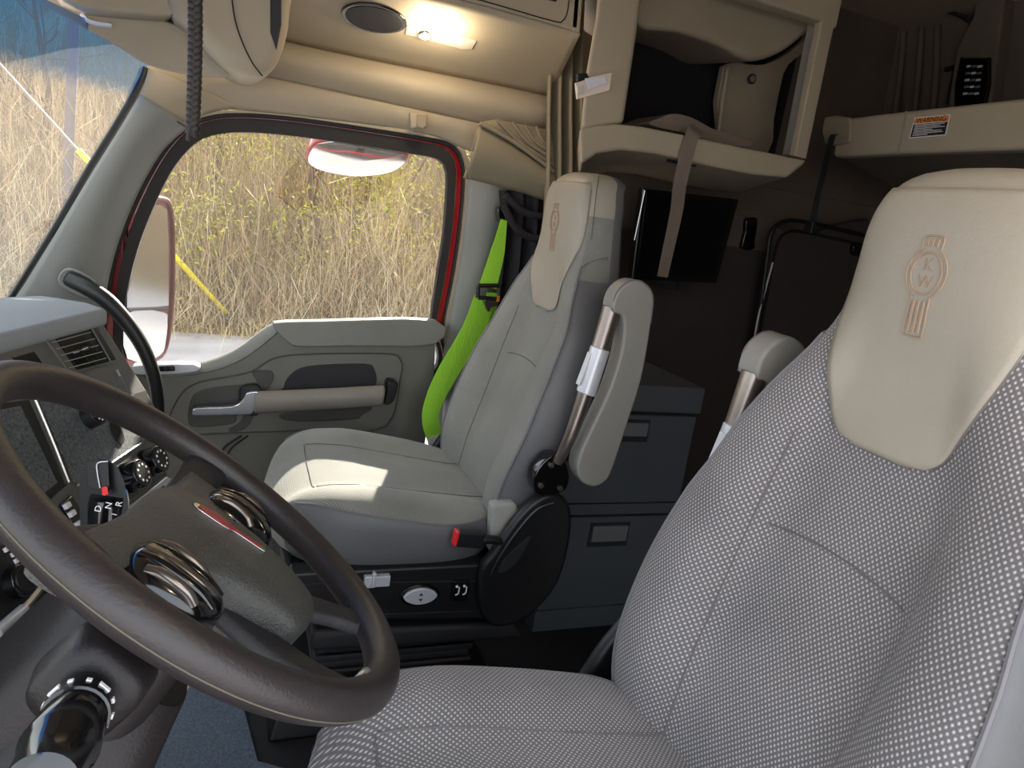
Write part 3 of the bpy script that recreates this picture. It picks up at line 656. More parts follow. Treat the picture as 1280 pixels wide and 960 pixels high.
# air vent
vent = thing('air_vent', 'x', 'x', PP((98, 440))) if False else None
vx = [(57, 423), (113, 408), (139, 453), (87, 467)]
vb = plate('air_vent', vx, -.012, .013, 'black_gloss', da, bevel=.004)
VA = [PP(p, .003) for p in vx]
Geo().tube([VA[0], VA[1], VA[2], VA[3]], .0022, 6, closed=True, n=1).build('vent_bezel', 'dash_grey', vb)
def vq(s, t, o=0): a = VA[0].lerp(VA[1], s); b = VA[3].lerp(VA[2], s); return a.lerp(b, t)+DN*o
g = Geo()
for k in range(5):
    t = .14+.18*k; Geo().tube([vq(.06, t), vq(.94, t)], .0009, 6).build('vane', 'arm_vinyl', vb)
for s in (.25, .55, .8): Geo().tube([vq(s, .08, -.003), vq(s, .92, -.003)], .0012, 6).build('vane', 'black_soft', vb)
vs, fs = cyl_geo(vq(.55, .5, 0), vq(.55, .5, .012), .004, .003, 12); mesh('vent_knob', vs, fs, 'chrome', vb)
# dark slots and switches
plate('slot', [(10, 447), (40, 440), (52, 458), (20, 468)], -.004, .005, 'black_gloss', da)
plate('slot', [(152, 496), (180, 488), (190, 520), (160, 520)], -.004, .005, 'black_matte', da)
Geo().tube([PP((146, 462), .001), PP((159, 490), .001)], .0022, 6).build('bright_strip', 'silver', da)
# recessed screen blank on the left, with its surround
sr = plate('screen_recess', [(-40, 510), (34, 500), (82, 607), (20, 660), (-40, 660)], -.002, .003, 'black', da, bevel=.001)
plate('screen_face', [(-40, 520), (24, 508), (70, 604), (14, 648), (-40, 655)], .001, .003, 'panel_speckle', sr, bevel=.001)
Geo().tube([PP((44, 500), .003), PP((66, 552), .003), PP((86, 603), .003)], .0022, 6).build('bright_strip', 'silver', da)
plate('speckled_panel', [(48, 500), (150, 470), (196, 545), (174, 556), (97, 606), (90, 603)], .0, .003, 'panel_speckle', da, bevel=.001)
Geo().tube([PP((97, 607), .004), PP((176, 554), .004)], .0014, 6).build('bright_strip', 'silver', da)
def knob(px, r, h, m, cap, parent, mark=True, name='control_knob'):
    p = PP(px); vs, fs = cyl_geo(p, p+DN*h, r, r*.92, 28); k = mesh(name, vs, fs, m, parent, bevel=.002)
    vs, fs = cyl_geo(p+DN*h, p+DN*(h+.0012), r*.72, r*.7, 24); mesh('knob_face', vs, fs, cap, k)
    if mark:
        for q in range(9):
            t = 2*PI*q/9+.3; c_ = p+DN*(h+.0015)+DA*(math.cos(t)*r*.55)+DD*(math.sin(t)*r*.55)
            Geo().box(c_, (r*.07, r*.07, .0003), (DA, DD, DN)).build('dial_mark', 'white_mark', k, smooth=False)
    return k
knob((108, 522), .020, .022, 'black', 'black_gloss', da)
ho = [PP((146, 541), .004)+DA*(.014*math.cos(t))+DD*(.021*math.sin(t)) for t in [2*PI*k/24 for k in range(24)]]
prism('dark_socket', ho, DN*.0015, 'black_matte', da, bevel=0)
plate('knob_bay', [(120, 622), (118, 604), (183, 562), (203, 572), (206, 596), (150, 632)], -.001, .004, 'black_gloss', da, bevel=.003)
knob((158, 598), .026, .030, 'black_gloss', 'black', da); knob((182, 580), .026, .030, 'black_gloss', 'black', da)
Geo().tube([PP((120, 608), .004), PP((182, 566), .004)], .001, 5).build('bright_strip', 'silver', da)
sb = plate('switch_frame', [(152, 650), (150, 640), (205, 597), (212, 600), (232, 628), (200, 650)], .0, .006, 'silver', da, bevel=.002)
plate('switch_well', [(165, 648), (162, 641), (203, 607), (218, 626), (200, 648)], .005, .003, 'black_gloss', sb, bevel=.001)
for i, (p, m_) in enumerate([((180, 636), 'white_gloss'), ((194, 626), 'black'), ((204, 617), 'red_emblem'), ((209, 625), 'white_gloss')]):
    Geo().box(PP(p, .011), (.008, .006, .004), (DA, DD, DN)).build('toggle', m_, sb, bevel=.002)
# small lower-left switches
s1_ = plate('switch_block', [(72, 632), (86, 620), (110, 660), (104, 676), (96, 672)], .0, .006, 'black_gloss', da, bevel=.002)
for p in ((84, 632), (90, 642), (98, 655), (104, 664)): Geo().box(PP(p, .008), (.006, .004, .003), (DA, DD, DN)).build('switch_icon', 'white_gloss', s1_, bevel=.001)
s2_ = plate('switch_block', [(-20, 690), (8, 678), (60, 735), (20, 790), (-20, 800)], .0, .006, 'black', da, bevel=.002)
for p in ((9, 686), (18, 692), (22, 700), (30, 712), (40, 718)): Geo().box(PP(p, .008), (.005, .003, .002), (DA, DD, DN)).build('switch_icon', 'white_gloss', s2_, bevel=.0008)
knob((14, 730), .022, .02, 'black_gloss', 'black', s2_, False)
Geo().tube([PP((-10, 800), .006), PP((30, 760), .006), PP((56, 728), .006)], .005, 6).build('bright_strip', 'silver', s2_)
tube('stack_trim', [PP((-5, 792), .01), PP((30, 762), .01)], .008, 'silver_label', s2_)
# lower dash and firewall behind the wheel
lower = thing('knee_panel', 'dark knee panel under the dashboard ahead of the floor', 'panel', V(.8, .6, -1.2))
prism('panel_face', [V(-.03, .42, -.55), V(1.0, .38, -.70), V(1.45, .25, -.78), V(1.5, .45, -1.22), V(-.03, .62, -1.22)], V(0, .05, 0), 'black_soft', lower, bevel=.01)

# ================================================================== GRAB HANDLE
gh = thing('grab_handle', 'black curved grab handle bolted to the grey windshield pillar', 'grab handle', X((90, 352), 2.24))
ph = [(86, 349), (110, 360), (135, 377), (160, 405), (180, 437), (192, 470), (197, 505), (196, 560), (192, 600)]
tube('grip', [X(p, 2.24-.05*math.sin(PI*i/8)) for i, p in enumerate(ph)], [.019, .022, .022, .0205, .019, .0185, .018, .018, .018], 'black', gh, seg=14)
prism('mount_plate', cr([X(p, 2.262) for p in [(76, 340), (90, 336), (118, 352), (116, 372), (104, 372), (74, 356)]], 3, True), V(.02, 0, 0), 'pillar_grey', gh, bevel=.004)
pm = prism('mount_bracket', cr([X(p, 2.235) for p in [(79, 345), (88, 340), (116, 354), (114, 370), (104, 368), (80, 356)]], 3, True), V(.03, 0, 0), 'black', gh, bevel=.006)
for r in (.011, .006): vs, fs = cyl_geo(X((87, 350), 2.236), X((87, 350), 2.228 if r < .01 else 2.233), r, seg=20); mesh('bolt', vs, fs, 'black_gloss', pm)
# ================================================================== CAB SHELL
def strip(name, pa, xa, pb, xb, bulge, m, parent=None, n=40, c=10, solid=.008, waves=None, **k):
    """a sheet between two edges traced at their own depths, bowed into the cab by bulge; waves=(count, depth) pleats it"""
    A = resample(cr([X(p, xa) for p in pa], 8), n); B = resample(cr([X(p, xb) for p in pb], 8), n); vs = []; fs = []
    for i in range(n):
        for j in range(c+1):
            t = j/c; p = A[i].lerp(B[i], t); b = bulge*math.sin(PI*t)
            if waves: b += waves[1]*math.sin(2*PI*waves[0]*t+.6*math.sin(i*.11))*(1 if len(waves) < 3 else waves[2](i/(n-1)))
            vs.append(p+V(-b, 0, 0))
    for i in range(n-1):
        for j in range(c): fs.append((i*(c+1)+j, i*(c+1)+j+1, (i+1)*(c+1)+j+1, (i+1)*(c+1)+j))
    return mesh(name, vs, fs, m, parent, solid=solid, **k)
struct(box('floor', (1.2, -1.05, -1.27), (1.35, 1.75, .02), 'floor_dark', bevel=0))
fm_ = prism('floor_mat', cr([V(.95, .40, -1.249), V(2.2, .40, -1.249), V(2.3, .1, -1.249), V(2.25, -.10, -1.249), V(1.4, -.10, -1.249), V(1.38, -.55, -1.249), V(1.0, -.55, -1.249), V(.95, 0, -1.249)], 4, True), V(0, 0, .012), 'carpet', bevel=.003)
tag(fm_, 'speckled blue grey carpet mat on the cab floor between the seats', 'floor mat')
struct(box('wall_left', (-.14, -1.9, -.1), (.03, .9, 1.16), 'sleeper_wall', bevel=0))
struct(box('wall_rear', (1.2, -2.82, -.1), (1.37, .03, 1.16), 'sleeper_wall', bevel=0))
struct(box('wall_right', (2.58, -1.83, -.1), (.03, 1.0, 1.16), 'sleeper_wall', bevel=0))
struct(box('ceiling', (1.2, -1.25, 1.02), (1.4, 1.6, .03), 'beige', bevel=0))
struct(Geo().prism([V(-.1, .86, -1.25), V(-.1, .86, -.42), V(2.42, .70, -.42), V(2.42, .70, -1.25)], V(0, .04, 0)).build('wall_front', 'black_soft', bevel=0))
# header over the windshield and driver's side rail (off to the side of the view)
struct(prism('trim_1', [V(-.12, .20, .50), V(-.12, .62, .30), V(-.12, .66, .34), V(-.12, .40, 1.0), V(-.12, .20, 1.0)], V(2.2, 0, 0), 'beige', bevel=.02))
struct(box('trim_2', (-.14, -.3, .78), (.03, .72, .27), 'beige', bevel=.01))
# side outlines of the door opening, traced on the passenger side plane
G_ = [(163, 478), (152, 430), (157, 375), (170, 318), (188, 268), (213, 216), (238, 184), (262, 170), (300, 165), (360, 169), (440, 180), (520, 193), (548, 199), (558, 212), (559, 235), (555, 290), (546, 350), (539, 402), (535, 470), (350, 500), (170, 500)]
RB = [(147, 484), (141, 430), (145, 370), (156, 308), (177, 250), (204, 198.5), (232.5, 165), (262, 151), (300, 147.5), (360, 151.5), (440, 162.5), (531, 178), (560, 188), (570, 207), (570, 235), (565, 290), (556, 350), (546, 402), (540, 480), (350, 520), (152, 520)]
RD = [(128, 488), (130, 430), (138, 362), (152, 303), (175, 247), (203, 196), (232, 163), (262, 149.5), (300, 146), (360, 150), (440, 161), (533, 176), (565, 185), (577, 205), (578, 235), (573, 290), (564, 350), (552, 415), (545, 490), (350, 530), (132, 530)]
TO = [(120, 492), (123, 430), (132, 360), (147, 300), (171, 242), (200, 190), (230, 157), (262, 144), (300, 141), (360, 145), (440, 156), (534, 171), (568, 180), (582, 203), (583, 235), (578, 290), (569, 350), (556, 415), (549, 495), (350, 540), (124, 540)]
door = thing('door_1', 'grey moulded passenger door with large window', 'door', X((345, 620), 2.4)); struct(door); del door['label']; del door['category']
ring_between('window_seal', [X(p, 2.40) for p in G_], [X(p, 2.40) for p in RB], .03, 'rubber', door)
ring_between('red_frame', [X(p, 2.415) for p in RB], [X(p, 2.415) for p in RD], .05, 'red_paint', door)
ring_between('weatherstrip', [X(p, 2.395) for p in RD], [X(p, 2.395) for p in TO], .03, 'rubber', door)
gp = resample(cr([X(p, 2.418) for p in G_], 6, True), 90, True)
gl = Geo().prism(gp, V(.004, 0, 0)).build('window_glass', 'window_glass', door, smooth=False)
LIP = [(a + (4 if a > 400 else -4), b - 3) for a, b in TO]
op = ring_between('opening_lip', [X(p, 2.375) for p in TO], [X(p, 2.375) for p in LIP], .03, 'beige', door, bevel=.006); struct(op)
# lower door panel with its ledge
top_f = [(120, 476), (170, 474), (240, 468), (275, 461), (305, 448), (330, 430), (350, 414), (372, 411), (460, 412), (545, 411)]
top_b = [(118, 466), (170, 462), (240, 455), (270, 448), (300, 434), (325, 415), (345, 403), (372, 401), (460, 400), (545, 400)]
XF = 2.345
lo = [(545, 411), (543, 470), (534, 540), (524, 600), (515, 700), (500, 900), (60, 900), (90, 700), (110, 560), (118, 478)]
pf = [X(p, XF) for p in top_f]+[X(p, XF) for p in lo[1:]]
prism('door_panel', pf, V(.05, 0, 0), 'door_grey', door, bevel=.008)
A = resample(cr(Xs(top_f, XF), 5), 40); B = resample(cr(Xs(top_b, 2.415), 5), 40); rings = []
vs = []; fs = []
for i in range(40):
    for j in range(7):
        t = j/6; p = A[i].lerp(B[i], t); vs.append(p+V(0, 0, .012*math.sin(PI*min(1, t*1.0))))
for i in range(39):
    for j in range(6): fs.append((i*7+j, i*7+j+1, (i+1)*7+j+1, (i+1)*7+j))
mesh('sill_ledge', vs, fs, 'door_pad', door, solid=.006)
# padded cap along the rear half of the sill
cap = cr([X(p, 2.325) for p in [(341, 408), (350, 403.5), (400, 402), (545, 401), (544, 431), (440, 433), (380, 434), (362, 430)]], 3, True)
prism('sill_pad', cap, V(.05, 0, 0), 'door_pad', door, bevel=.014, bseg=4)
prism('lock_plate', cr([X(p, 2.335) for p in [(164, 461), (175, 457), (242, 456), (246, 465), (200, 469), (166, 468)]], 3, True), V(.05, 0, 0), 'silver_label', door, bevel=.004)
prism('lock_switch', [X(p, 2.325) for p in [(196, 458), (218, 457), (219, 464), (198, 465)]], V(.02, 0, 0), 'black_gloss', door, bevel=.003)
# long recess with grab bar and pull handle
def outline(px, x, n=4): return cr([X(p, x) for p in px], n, True)
rc = [(203, 555), (205, 540), (222, 498), (248, 478), (310, 466), (322, 462), (345, 447), (400, 442), (485, 442), (500, 450), (501, 470), (482, 533), (400, 537), (300, 541), (252, 543), (216, 560)]
prism('recess_panel', outline(rc, 2.338, 3), V(.02, 0, 0), 'door_grey', door, bevel=.003)
g = Geo(); g.tube([X(p, 2.337) for p in [(205, 555), (206, 538), (223, 498), (248, 478), (310, 466), (345, 447), (400, 442.5), (485, 442.5), (500, 450), (501, 468), (482, 533), (400, 537), (300, 541), (250, 543)]], .0022, 6); g.build('recess_groove', 'door_recess', door)
prism('recess_bowl', outline([(355, 484), (362, 470), (385, 458), (455, 455), (468, 462), (470, 480), (455, 488), (360, 490)], 2.333), V(.01, 0, 0), 'black_soft', door, bevel=.004)
prism('recess_bowl', outline([(235, 525), (240, 497), (258, 486), (310, 481), (318, 488), (300, 500), (296, 520), (290, 530), (245, 534)], 2.333), V(.01, 0, 0), 'door_recess', door, bevel=.004)
prism('recess_bowl', outline([(355, 517), (460, 508), (452, 520), (440, 525), (368, 527)], 2.333), V(.01, 0, 0), 'door_recess', door, bevel=.004)
prism('recess_rim', outline([(316, 466), (338, 464), (341, 475), (325, 500), (312, 530), (296, 540), (285, 538), (300, 528), (310, 505), (322, 480)], 2.330), V(.012, 0, 0), 'door_recess', door, bevel=.004)
bar_pts = [X(p, 2.29) for p in [(318, 503), (360, 501), (420, 498), (480, 494)]]
bt = loft('grab_bar', [[p+V(.024*math.cos(t), 0, 0)+V(0, -.02, 1)*(.036*math.sin(t)) for t in [2*PI*k/20 for k in range(20)]] for p in resample(bar_pts, 8)], 'arm_rest', door, bevel=.01)
be_ = Geo()
prism('bar_end', outline([(486, 478), (495, 478), (498, 482), (494, 498), (487, 506), (481, 505), (484, 490)], 2.275), V(.06, 0, 0), 'black', door, bevel=.006)
ch = [(240, 516), (246, 510), (290, 508), (303, 500), (309, 491), (325, 490), (324, 500), (316, 517), (300, 519), (245, 520)]
ph_ = prism('pull_handle', outline(ch, 2.285, 3), V(.022, 0, 0), 'chrome', door, bevel=.006); ph_['label'] = 'chrome pull handle'
prism('handle_cup', outline([(300, 488), (312, 482), (326, 486), (325, 516), (312, 520), (302, 508)], 2.30, 3), V(.03, 0, 0), 'black', door, bevel=.004)
# lower pocket and speaker
g = Geo(); g.tube([X(p, 2.340) for p in [(302, 545), (280, 560), (270, 580), (230, 590), (215, 610), (205, 660)]], .004, 6); g.tube([X(p, 2.340) for p in [(310, 545), (288, 562), (276, 588)]], .003, 6); g.build('pocket_groove', 'black_soft', door)
for r in (.075, .058, .04):
    c_ = X((262, 603), 2.34); Geo().tube([c_+V(0, r*math.cos(t), r*math.sin(t)) for t in [2*PI*k/32 for k in range(32)]], .003, 6, closed=True, n=1).build('speaker_ring', 'door_recess', door)
# ---- pillars, header, mouldings (structure)
struct(strip('trim_3', [(176, 118), (150, 162), (110, 226), (70, 293), (33, 353), (12, 388), (8, 440)], 2.32, [(237, 156), (203, 187), (172, 240), (148, 299), (133, 358), (123, 428), (119, 470)], 2.375, .035, 'pillar_grey'))
struct(strip('trim_4', [(186, 84), (182, 100), (174, 120)], 2.32, [(300, 134), (262, 140), (233, 155)], 2.375, .02, 'beige', n=20))
struct(strip('trim_5', [(186, 84), (250, 84), (320, 94), (455, 123), (592, 153), (640, 163)], 2.35, [(225, 158), (262, 140), (300, 137), (440, 152), (534, 167), (590, 190)], 2.378, .012, 'beige'))
strip_b = strip('trim_6', [(592, 150), (588, 200), (584, 235), (580, 290), (571, 350), (558, 415), (549, 495), (543, 600), (540, 700)], 2.378, [(665, 175), (660, 230), (650, 260), (632, 330), (618, 420), (606, 500), (600, 600), (600, 700)], 2.42, .045, 'pillar_grey'); struct(strip_b)
Geo().tube([X(p, 2.34) for p in [(172, 121), (200, 139), (235, 160)]], .0018, 6).build('pillar_joint', 'black_soft', bpy.data.objects['trim_4'])
# moulding and overhead locker above the door
loc = thing('overhead_locker', 'beige overhead locker above the passenger door with speaker and light', 'locker', X((550, 60), 2.2))
strip('lower_moulding', [(300, 88), (320, 94), (455, 123), (592, 153), (660, 165), (686, 166)], 2.355, [(318, 42), (345, 49), (450, 72), (560, 94), (640, 110), (688, 120)], 2.335, .045, 'beige', loc, n=50)
strip('underside', [(318, 42), (345, 49), (450, 72), (560, 94), (640, 110), (688, 120)], 2.335, [(330, -75), (400, -45), (480, -22), (560, -3), (640, 18), (725, 42)], 2.0, 0, 'beige', loc, n=50)
Geo().tube([X(p, 2.33) for p in [(318, 43), (345, 50), (450, 73), (560, 95), (640, 111), (688, 121)]], .003, 6).build('crease', 'beige_dark', loc)
ff = [X(p, 2.0) for p in [(725, 42), (640, 18), (560, -3), (480, -22), (400, -45), (330, -75), (330, -190), (735, -120), (731, -30)]]
prism('locker_front', ff, V(.03, 0, 0), 'beige', loc, bevel=.012)
ef = [X((688, 121), 2.335), X((725, 42), 2.0), X((731, -30), 2.0), X((735, -200), 2.0), X((702, -30), 2.335)]
prism('locker_end', ef, V(0, .03, 0), 'beige', loc, bevel=.006)
Geo().tube([X(p, 1.998) for p in [(380, -110), (470, -35), (600, 0), (690, 26), (703, 26), (709, 16), (712, -5), (722, -80)]], .0016, 6).build('lid_joint', 'black_matte', loc)
prism('lid_latch', [X(p, 1.995) for p in [(672, -14), (698, -8), (696, 2), (670, -4)]], V(.01, 0, 0), 'black', loc, bevel=.002)
# speaker grille on the sloping underside
UA, UB, UC = X((450, 72), 2.335), X((560, 94), 2.335), X((560, -3), 2.0)
UN = (UB-UA).cross(UC-UA).normalized()
if UN.z > 0: UN = -UN
def UP_(p, o=0): return PLN(p, UA+UN*o, UN)
spc = UP_((468, 21), .004); e1_ = (UB-UA).normalized(); e2_ = UN.cross(e1_)
spo = [spc+e1_*(.088*math.cos(t))+e2_*(.062*math.sin(t)) for t in [2*PI*k/40 for k in range(40)]]
sp_ = prism('speaker_grille', spo, UN*.008, 'black_gloss', loc, bevel=.003)
prism('speaker_mesh', [spc+(p-spc)*.88+UN*.008 for p in spo], UN*.002, 'black_soft', sp_, bevel=.001)
lb = prism('overhead_light', [UP_(p, .002) for p in [(508, 31), (516, 29), (596, 50), (590, 60), (578, 60), (506, 41)]], UN*.006, 'lamp_body', loc, bevel=.003); lb['label'] = 'reading light with warm lit LEDs'
c_ = UP_((531, 43.5), .01)
vs, fs = cyl_geo(c_, c_+UN*.006, .021, .019, 24); mesh('lamp_ring', vs, fs, 'chrome', lb, bevel=.001)
vs, fs = cyl_geo(c_+UN*.006, c_+UN*.008, .013, .011, 20); mesh('led', vs, fs, 'lamp_lens', lb)
for p in ((549, 47), (557, 49.5), (566, 52), (575, 54)):
    c_ = UP_(p, .008); vs, fs = cyl_geo(c_, c_+UN*.003, .0055, .004, 12); mesh('led', vs, fs, 'lamp_lens', lb)
# coat hook plate on the header
hk = prism('coat_hook', [X(p, 2.33) for p in [(512, 139), (535, 141), (535, 160), (514, 161)]], V(.03, 0, 0), 'beige', bevel=.008)
tag(hk, 'small beige coat hook plate on the header over the door window', 'hook')
prism('hook_tab', [X(p, 2.322) for p in [(522, 142), (534, 144), (533, 158), (528, 161), (521, 157)]], V(.01, 0, 0), 'beige_dark', hk, bevel=.003)
# front corner: sun visor, header roll, locker end cap
vis = prism('sun_visor', cr([X(p, 2.16) for p in [(35, -6), (90, 27), (150, 60), (186, 82), (235, 94), (276, 98), (286, 94), (276, 78), (240, 42), (205, 26), (120, 14), (60, -16)]], 3, True), V(.08, .03, .02), 'beige', bevel=.02, bseg=4)
tag(vis, 'beige side sun visor folded up over the windshield corner', 'sun visor')
Geo().tube([X(p, 2.155) for p in [(102, 17), (113, 27), (140, 32)]], .006, 6).build('visor_clip', 'white_gloss', vis)
roll = prism('header_roll', cr([X(p, 2.06) for p in [(40, -60), (72, -8), (84, 2), (110, 10), (150, 15), (205, 19), (222, 14), (226, 2), (222, -70)]], 3, True), V(.25, .05, 0), 'beige', bevel=.03, bseg=4)
tag(roll, 'beige padded roll above the sun visor at the top left corner', 'header roll')
cap_ = prism('locker_end_cap', cr([X(p, 2.03) for p in [(200, -120), (210, 3), (238, 34), (268, 66), (290, 84), (312, 93), (332, 93), (347, 80), (358, 52), (364, 12), (368, -120)]], 3, True), V(.3, .02, 0), 'beige', bevel=.035, bseg=5)
tag(cap_, 'rounded beige end of the front header locker beside the hanging cord', 'locker end')
Geo().tube([X(p, 2.024) for p in [(288, -30), (292, 15), (300, 45), (314, 76), (328, 95)]], .0018, 6).build('cap_joint', 'black_matte', cap_)
prism('cap_slot', [X(p, 2.022) for p in [(338, -40), (352, -40), (352, 30), (346, 62), (338, 40)]], V(.02, 0, 0), 'black_soft', cap_, bevel=.004)
# ---- windshield
WE = resample(cr([X(p, 2.34) for p in [(186, 60), (184, 84), (176, 104), (150, 150), (110, 215), (70, 285), (33, 345), (8, 384), (-40, 460)]], 6), 40)
vs = []; fs = []; NC = 28
for p in WE:
    for j in range(NC+1):
        x = 2.34-2.46*j/NC; q = 1-((x-1.11)/1.23)**2
        vs.append(V(x, p.y+.42*q, p.z+.05*q))
for i in range(len(WE)-1):
    for j in range(NC): fs.append((i*(NC+1)+j, i*(NC+1)+j+1, (i+1)*(NC+1)+j+1, (i+1)*(NC+1)+j))
z_lo = min(v.z for v in vs); zb_ = X((165, 118), 2.3).z-z_lo
glass('shield_glass', (.80, .81, .77), band=(zb_-.012, zb_+.045, (.0, .17, .55)), haze=.05)
w1 = mesh('window_1', vs, fs, 'shield_glass'); struct(w1)
wz = WLOC[w1.name].z
Geo().tube([p+V(-.005, 0, 0) for p in WE[2:]], .011, 8, n=1).build('windshield_seal', 'black', w1)

# ================================================================== things on the passenger side
# braided cord
cd = thing('braided_cord', 'dark braided leather cord hanging from the header', 'cord', X((242, 85), 1.25))
P0, P1 = X((243, -60), 1.25), X((240, 168), 1.25)
for s in range(3):
    pts = []
    for k in range(90):
        t = k/89; a = 2*PI*(t*9)+2*PI*s/3; p = P0.lerp(P1, t); pts.append(p+V(.0025, 0, 0)*math.sin(2*a)+V(-.3, -.95, 0)*(.0052*math.sin(a)+.003*math.sin(t*3)) )
    tube('cord_strand', pts, .0062, 'cord', cd, seg=8, n=1)
Geo().tube([X((238, 158), 1.245), X((236, 168), 1.245), X((235, 176), 1.245)], .004, 6).tube([X((242, 160), 1.245), X((244, 172), 1.245)], .004, 6).build('cord_end', 'cord', cd)
# belt
def band(name, pts, w, m, parent=None, ax=V(0, 1, 0), t=.0025, **k):
    P = cr(pts, 8); vs = []; n = len(P); W_ = w if isinstance(w, list) else [w, w]
    for i, p in enumerate(P):
        d = (P[min(i+1, n-1)]-P[max(0, i-1)]).normalized(); a = (ax-d*ax.dot(d)).normalized(); nn = d.cross(a); x_ = i/(n-1)*(len(W_)-1); j = min(int(x_), len(W_)-2); ww = lerp(W_[j], W_[j+1], x_-j)/2
        vs += [p+a*ww+nn*t/2, p-a*ww+nn*t/2, p-a*ww-nn*t/2, p+a*ww-nn*t/2]
    fs = [(i*4+q, i*4+(q+1) % 4, i*4+4+(q+1) % 4, i*4+4+q) for i in range(n-1) for q in range(4)]+[(0, 1, 2, 3), (4*n-4, 4*n-3, 4*n-2, 4*n-1)]
    return mesh(name, vs, fs, m, parent, **k)
sbt = thing('seat_belt', 'lime green seat belt hanging from the door pillar beside the passenger seat', 'seat belt', X((545, 565), 2.2))
band('webbing', [X((630, 275), 2.27), X((622, 315), 2.25), X((610, 358), 2.22)], [.022, .048, .060], 'lime', sbt)
band('webbing', [X((606, 374), 2.22), X((590, 415), 2.20), X((560, 465), 2.18), X((543, 500), 2.16), X((538, 525), 2.15), X((546, 552), 2.14)], [.075, .075, .07, .06, .055, .058], 'lime', sbt)
band('webbing_end', [X((544, 545), 2.138), X((550, 568), 2.13)], .058, 'belt_end', sbt)['label'] = 'pale grey sewn belt end'
band('webbing', [X((616, 366), 2.26), X((614, 385), 2.26), X((608, 418), 2.25)], [.045, .04, .03], 'lime', sbt)
prism('anchor_ring', outline([(622, 262), (626, 258), (632, 262), (630, 276), (624, 276)], 2.285), V(.03, 0, 0), 'black_gloss', sbt, bevel=.004)
bg = Geo()
for a, b in (((598, 357), (626, 357)), ((598, 372), (624, 374)), ((598, 357), (597, 372)), ((625, 357), (624, 374))): bg.tube([X(a, 2.205), X(b, 2.205)], .007, 8)
bg.build('belt_guide', 'black', sbt)
prism('belt_tongue', outline([(606, 374), (622, 374), (622, 382), (614, 384), (612, 390), (608, 386)], 2.20), V(.012, 0, 0), 'steel_dark', sbt, bevel=.002)
prism('guide_mark', [X(p, 2.196) for p in [(622, 370), (625, 370), (624, 377), (621, 377)]], V(.003, 0, 0), 'label_orange', sbt, bevel=0)
bcov = prism('belt_cover', outline([(562, 505), (575, 470), (598, 430), (612, 420), (600, 480), (580, 540), (568, 575), (560, 560)], 2.24), V(.08, 0, 0), 'door_recess', bevel=.02)
tag(bcov, 'dark grey belt reel cover low on the door pillar behind the seat', 'reel cover')
db = thing('seat_belt', 'lime green driver seat belt just showing at the lower right corner', 'seat belt', V(.2, -.76, -.9))
band('webbing', [V(-.09, -1.0, .25), V(-.06, -.95, -.1), Y((1300, 850), -.80), Y((1276, 935), -.77), V(.22, -.75, -.95)], .046, 'lime', db)
box('belt_anchor', V(.22, -.75, -.98), (.03, .02, .04), 'black', db, bevel=.004)
# curtains
ct = strip('privacy_curtain', [(684, -40), (683, 60), (681, 140), (680, 220), (672, 420)], 2.24, [(728, -40), (724, 60), (724, 140), (724, 220), (716, 420)], 2.24, .0, 'curtain', n=40, c=48, solid=.003, waves=(3.2, .028))
tag(ct, 'beige pleated privacy curtain hanging behind the passenger headrest', 'curtain')
vl = thing('curtain_tieback', 'beige folded curtain strap drawn across the top of the door pillar', 'curtain strap', X((640, 200), 2.25))
strip('strap_flap', [(598, 155), (620, 168), (650, 187), (692, 217)], 2.24, [(579, 222), (610, 229), (650, 240), (696, 256)], 2.27, .03, 'curtain', vl, solid=.006, n=30)
strip('pleats', [(600, 153), (612, 151), (622, 150), (650, 155), (688, 163)], 2.25, [(606, 160), (630, 174), (650, 187), (670, 200), (692, 216)], 2.25, .01, 'curtain', vl, n=90, c=12, solid=.004)
Geo().tube([X(p, 2.225) for p in [(600, 154), (625, 167), (655, 186), (692, 214)]], .007, 8).tube([X(p, 2.23) for p in [(622, 150), (650, 178), (690, 205)]], .006, 8).tube([X(p, 2.235) for p in [(640, 153), (660, 178), (690, 198)]], .006, 8).tube([X(p, 2.235) for p in [(656, 156), (670, 178), (690, 190)]], .005, 8).tube([X(p, 2.235) for p in [(670, 158), (678, 175), (690, 183)]], .005, 8).build('fold', 'curtain', vl)
for p, q in (((598, 155), (581, 222)), ((602, 158), (587, 223)), ((590, 168), (600, 172)), ((584, 195), (600, 200))): Geo().tube([X(p, 2.232), X(q, 2.25)], .0014, 5).build('stitching', 'beige_dark', vl)
bc_ = strip('black_curtain', [(624, 238), (626, 280), (622, 340), (612, 400), (602, 470), (598, 560)], 2.34, [(700, 240), (696, 300), (690, 360), (680, 430), (660, 520), (650, 600)], 2.30, .02, 'curtain_black', n=40, c=40, solid=.003, waves=(4, .02))
tag(bc_, 'black draped curtain hanging behind the passenger seat by the belt', 'curtain')
Geo().tube([X(p, 2.27) for p in [(632, 244), (650, 262), (672, 270), (700, 268)]], .012, 8).tube([X(p, 2.27) for p in [(630, 258), (645, 285), (668, 298), (700, 296)]], .013, 8).build('curtain_fold', 'curtain_black', bc_)

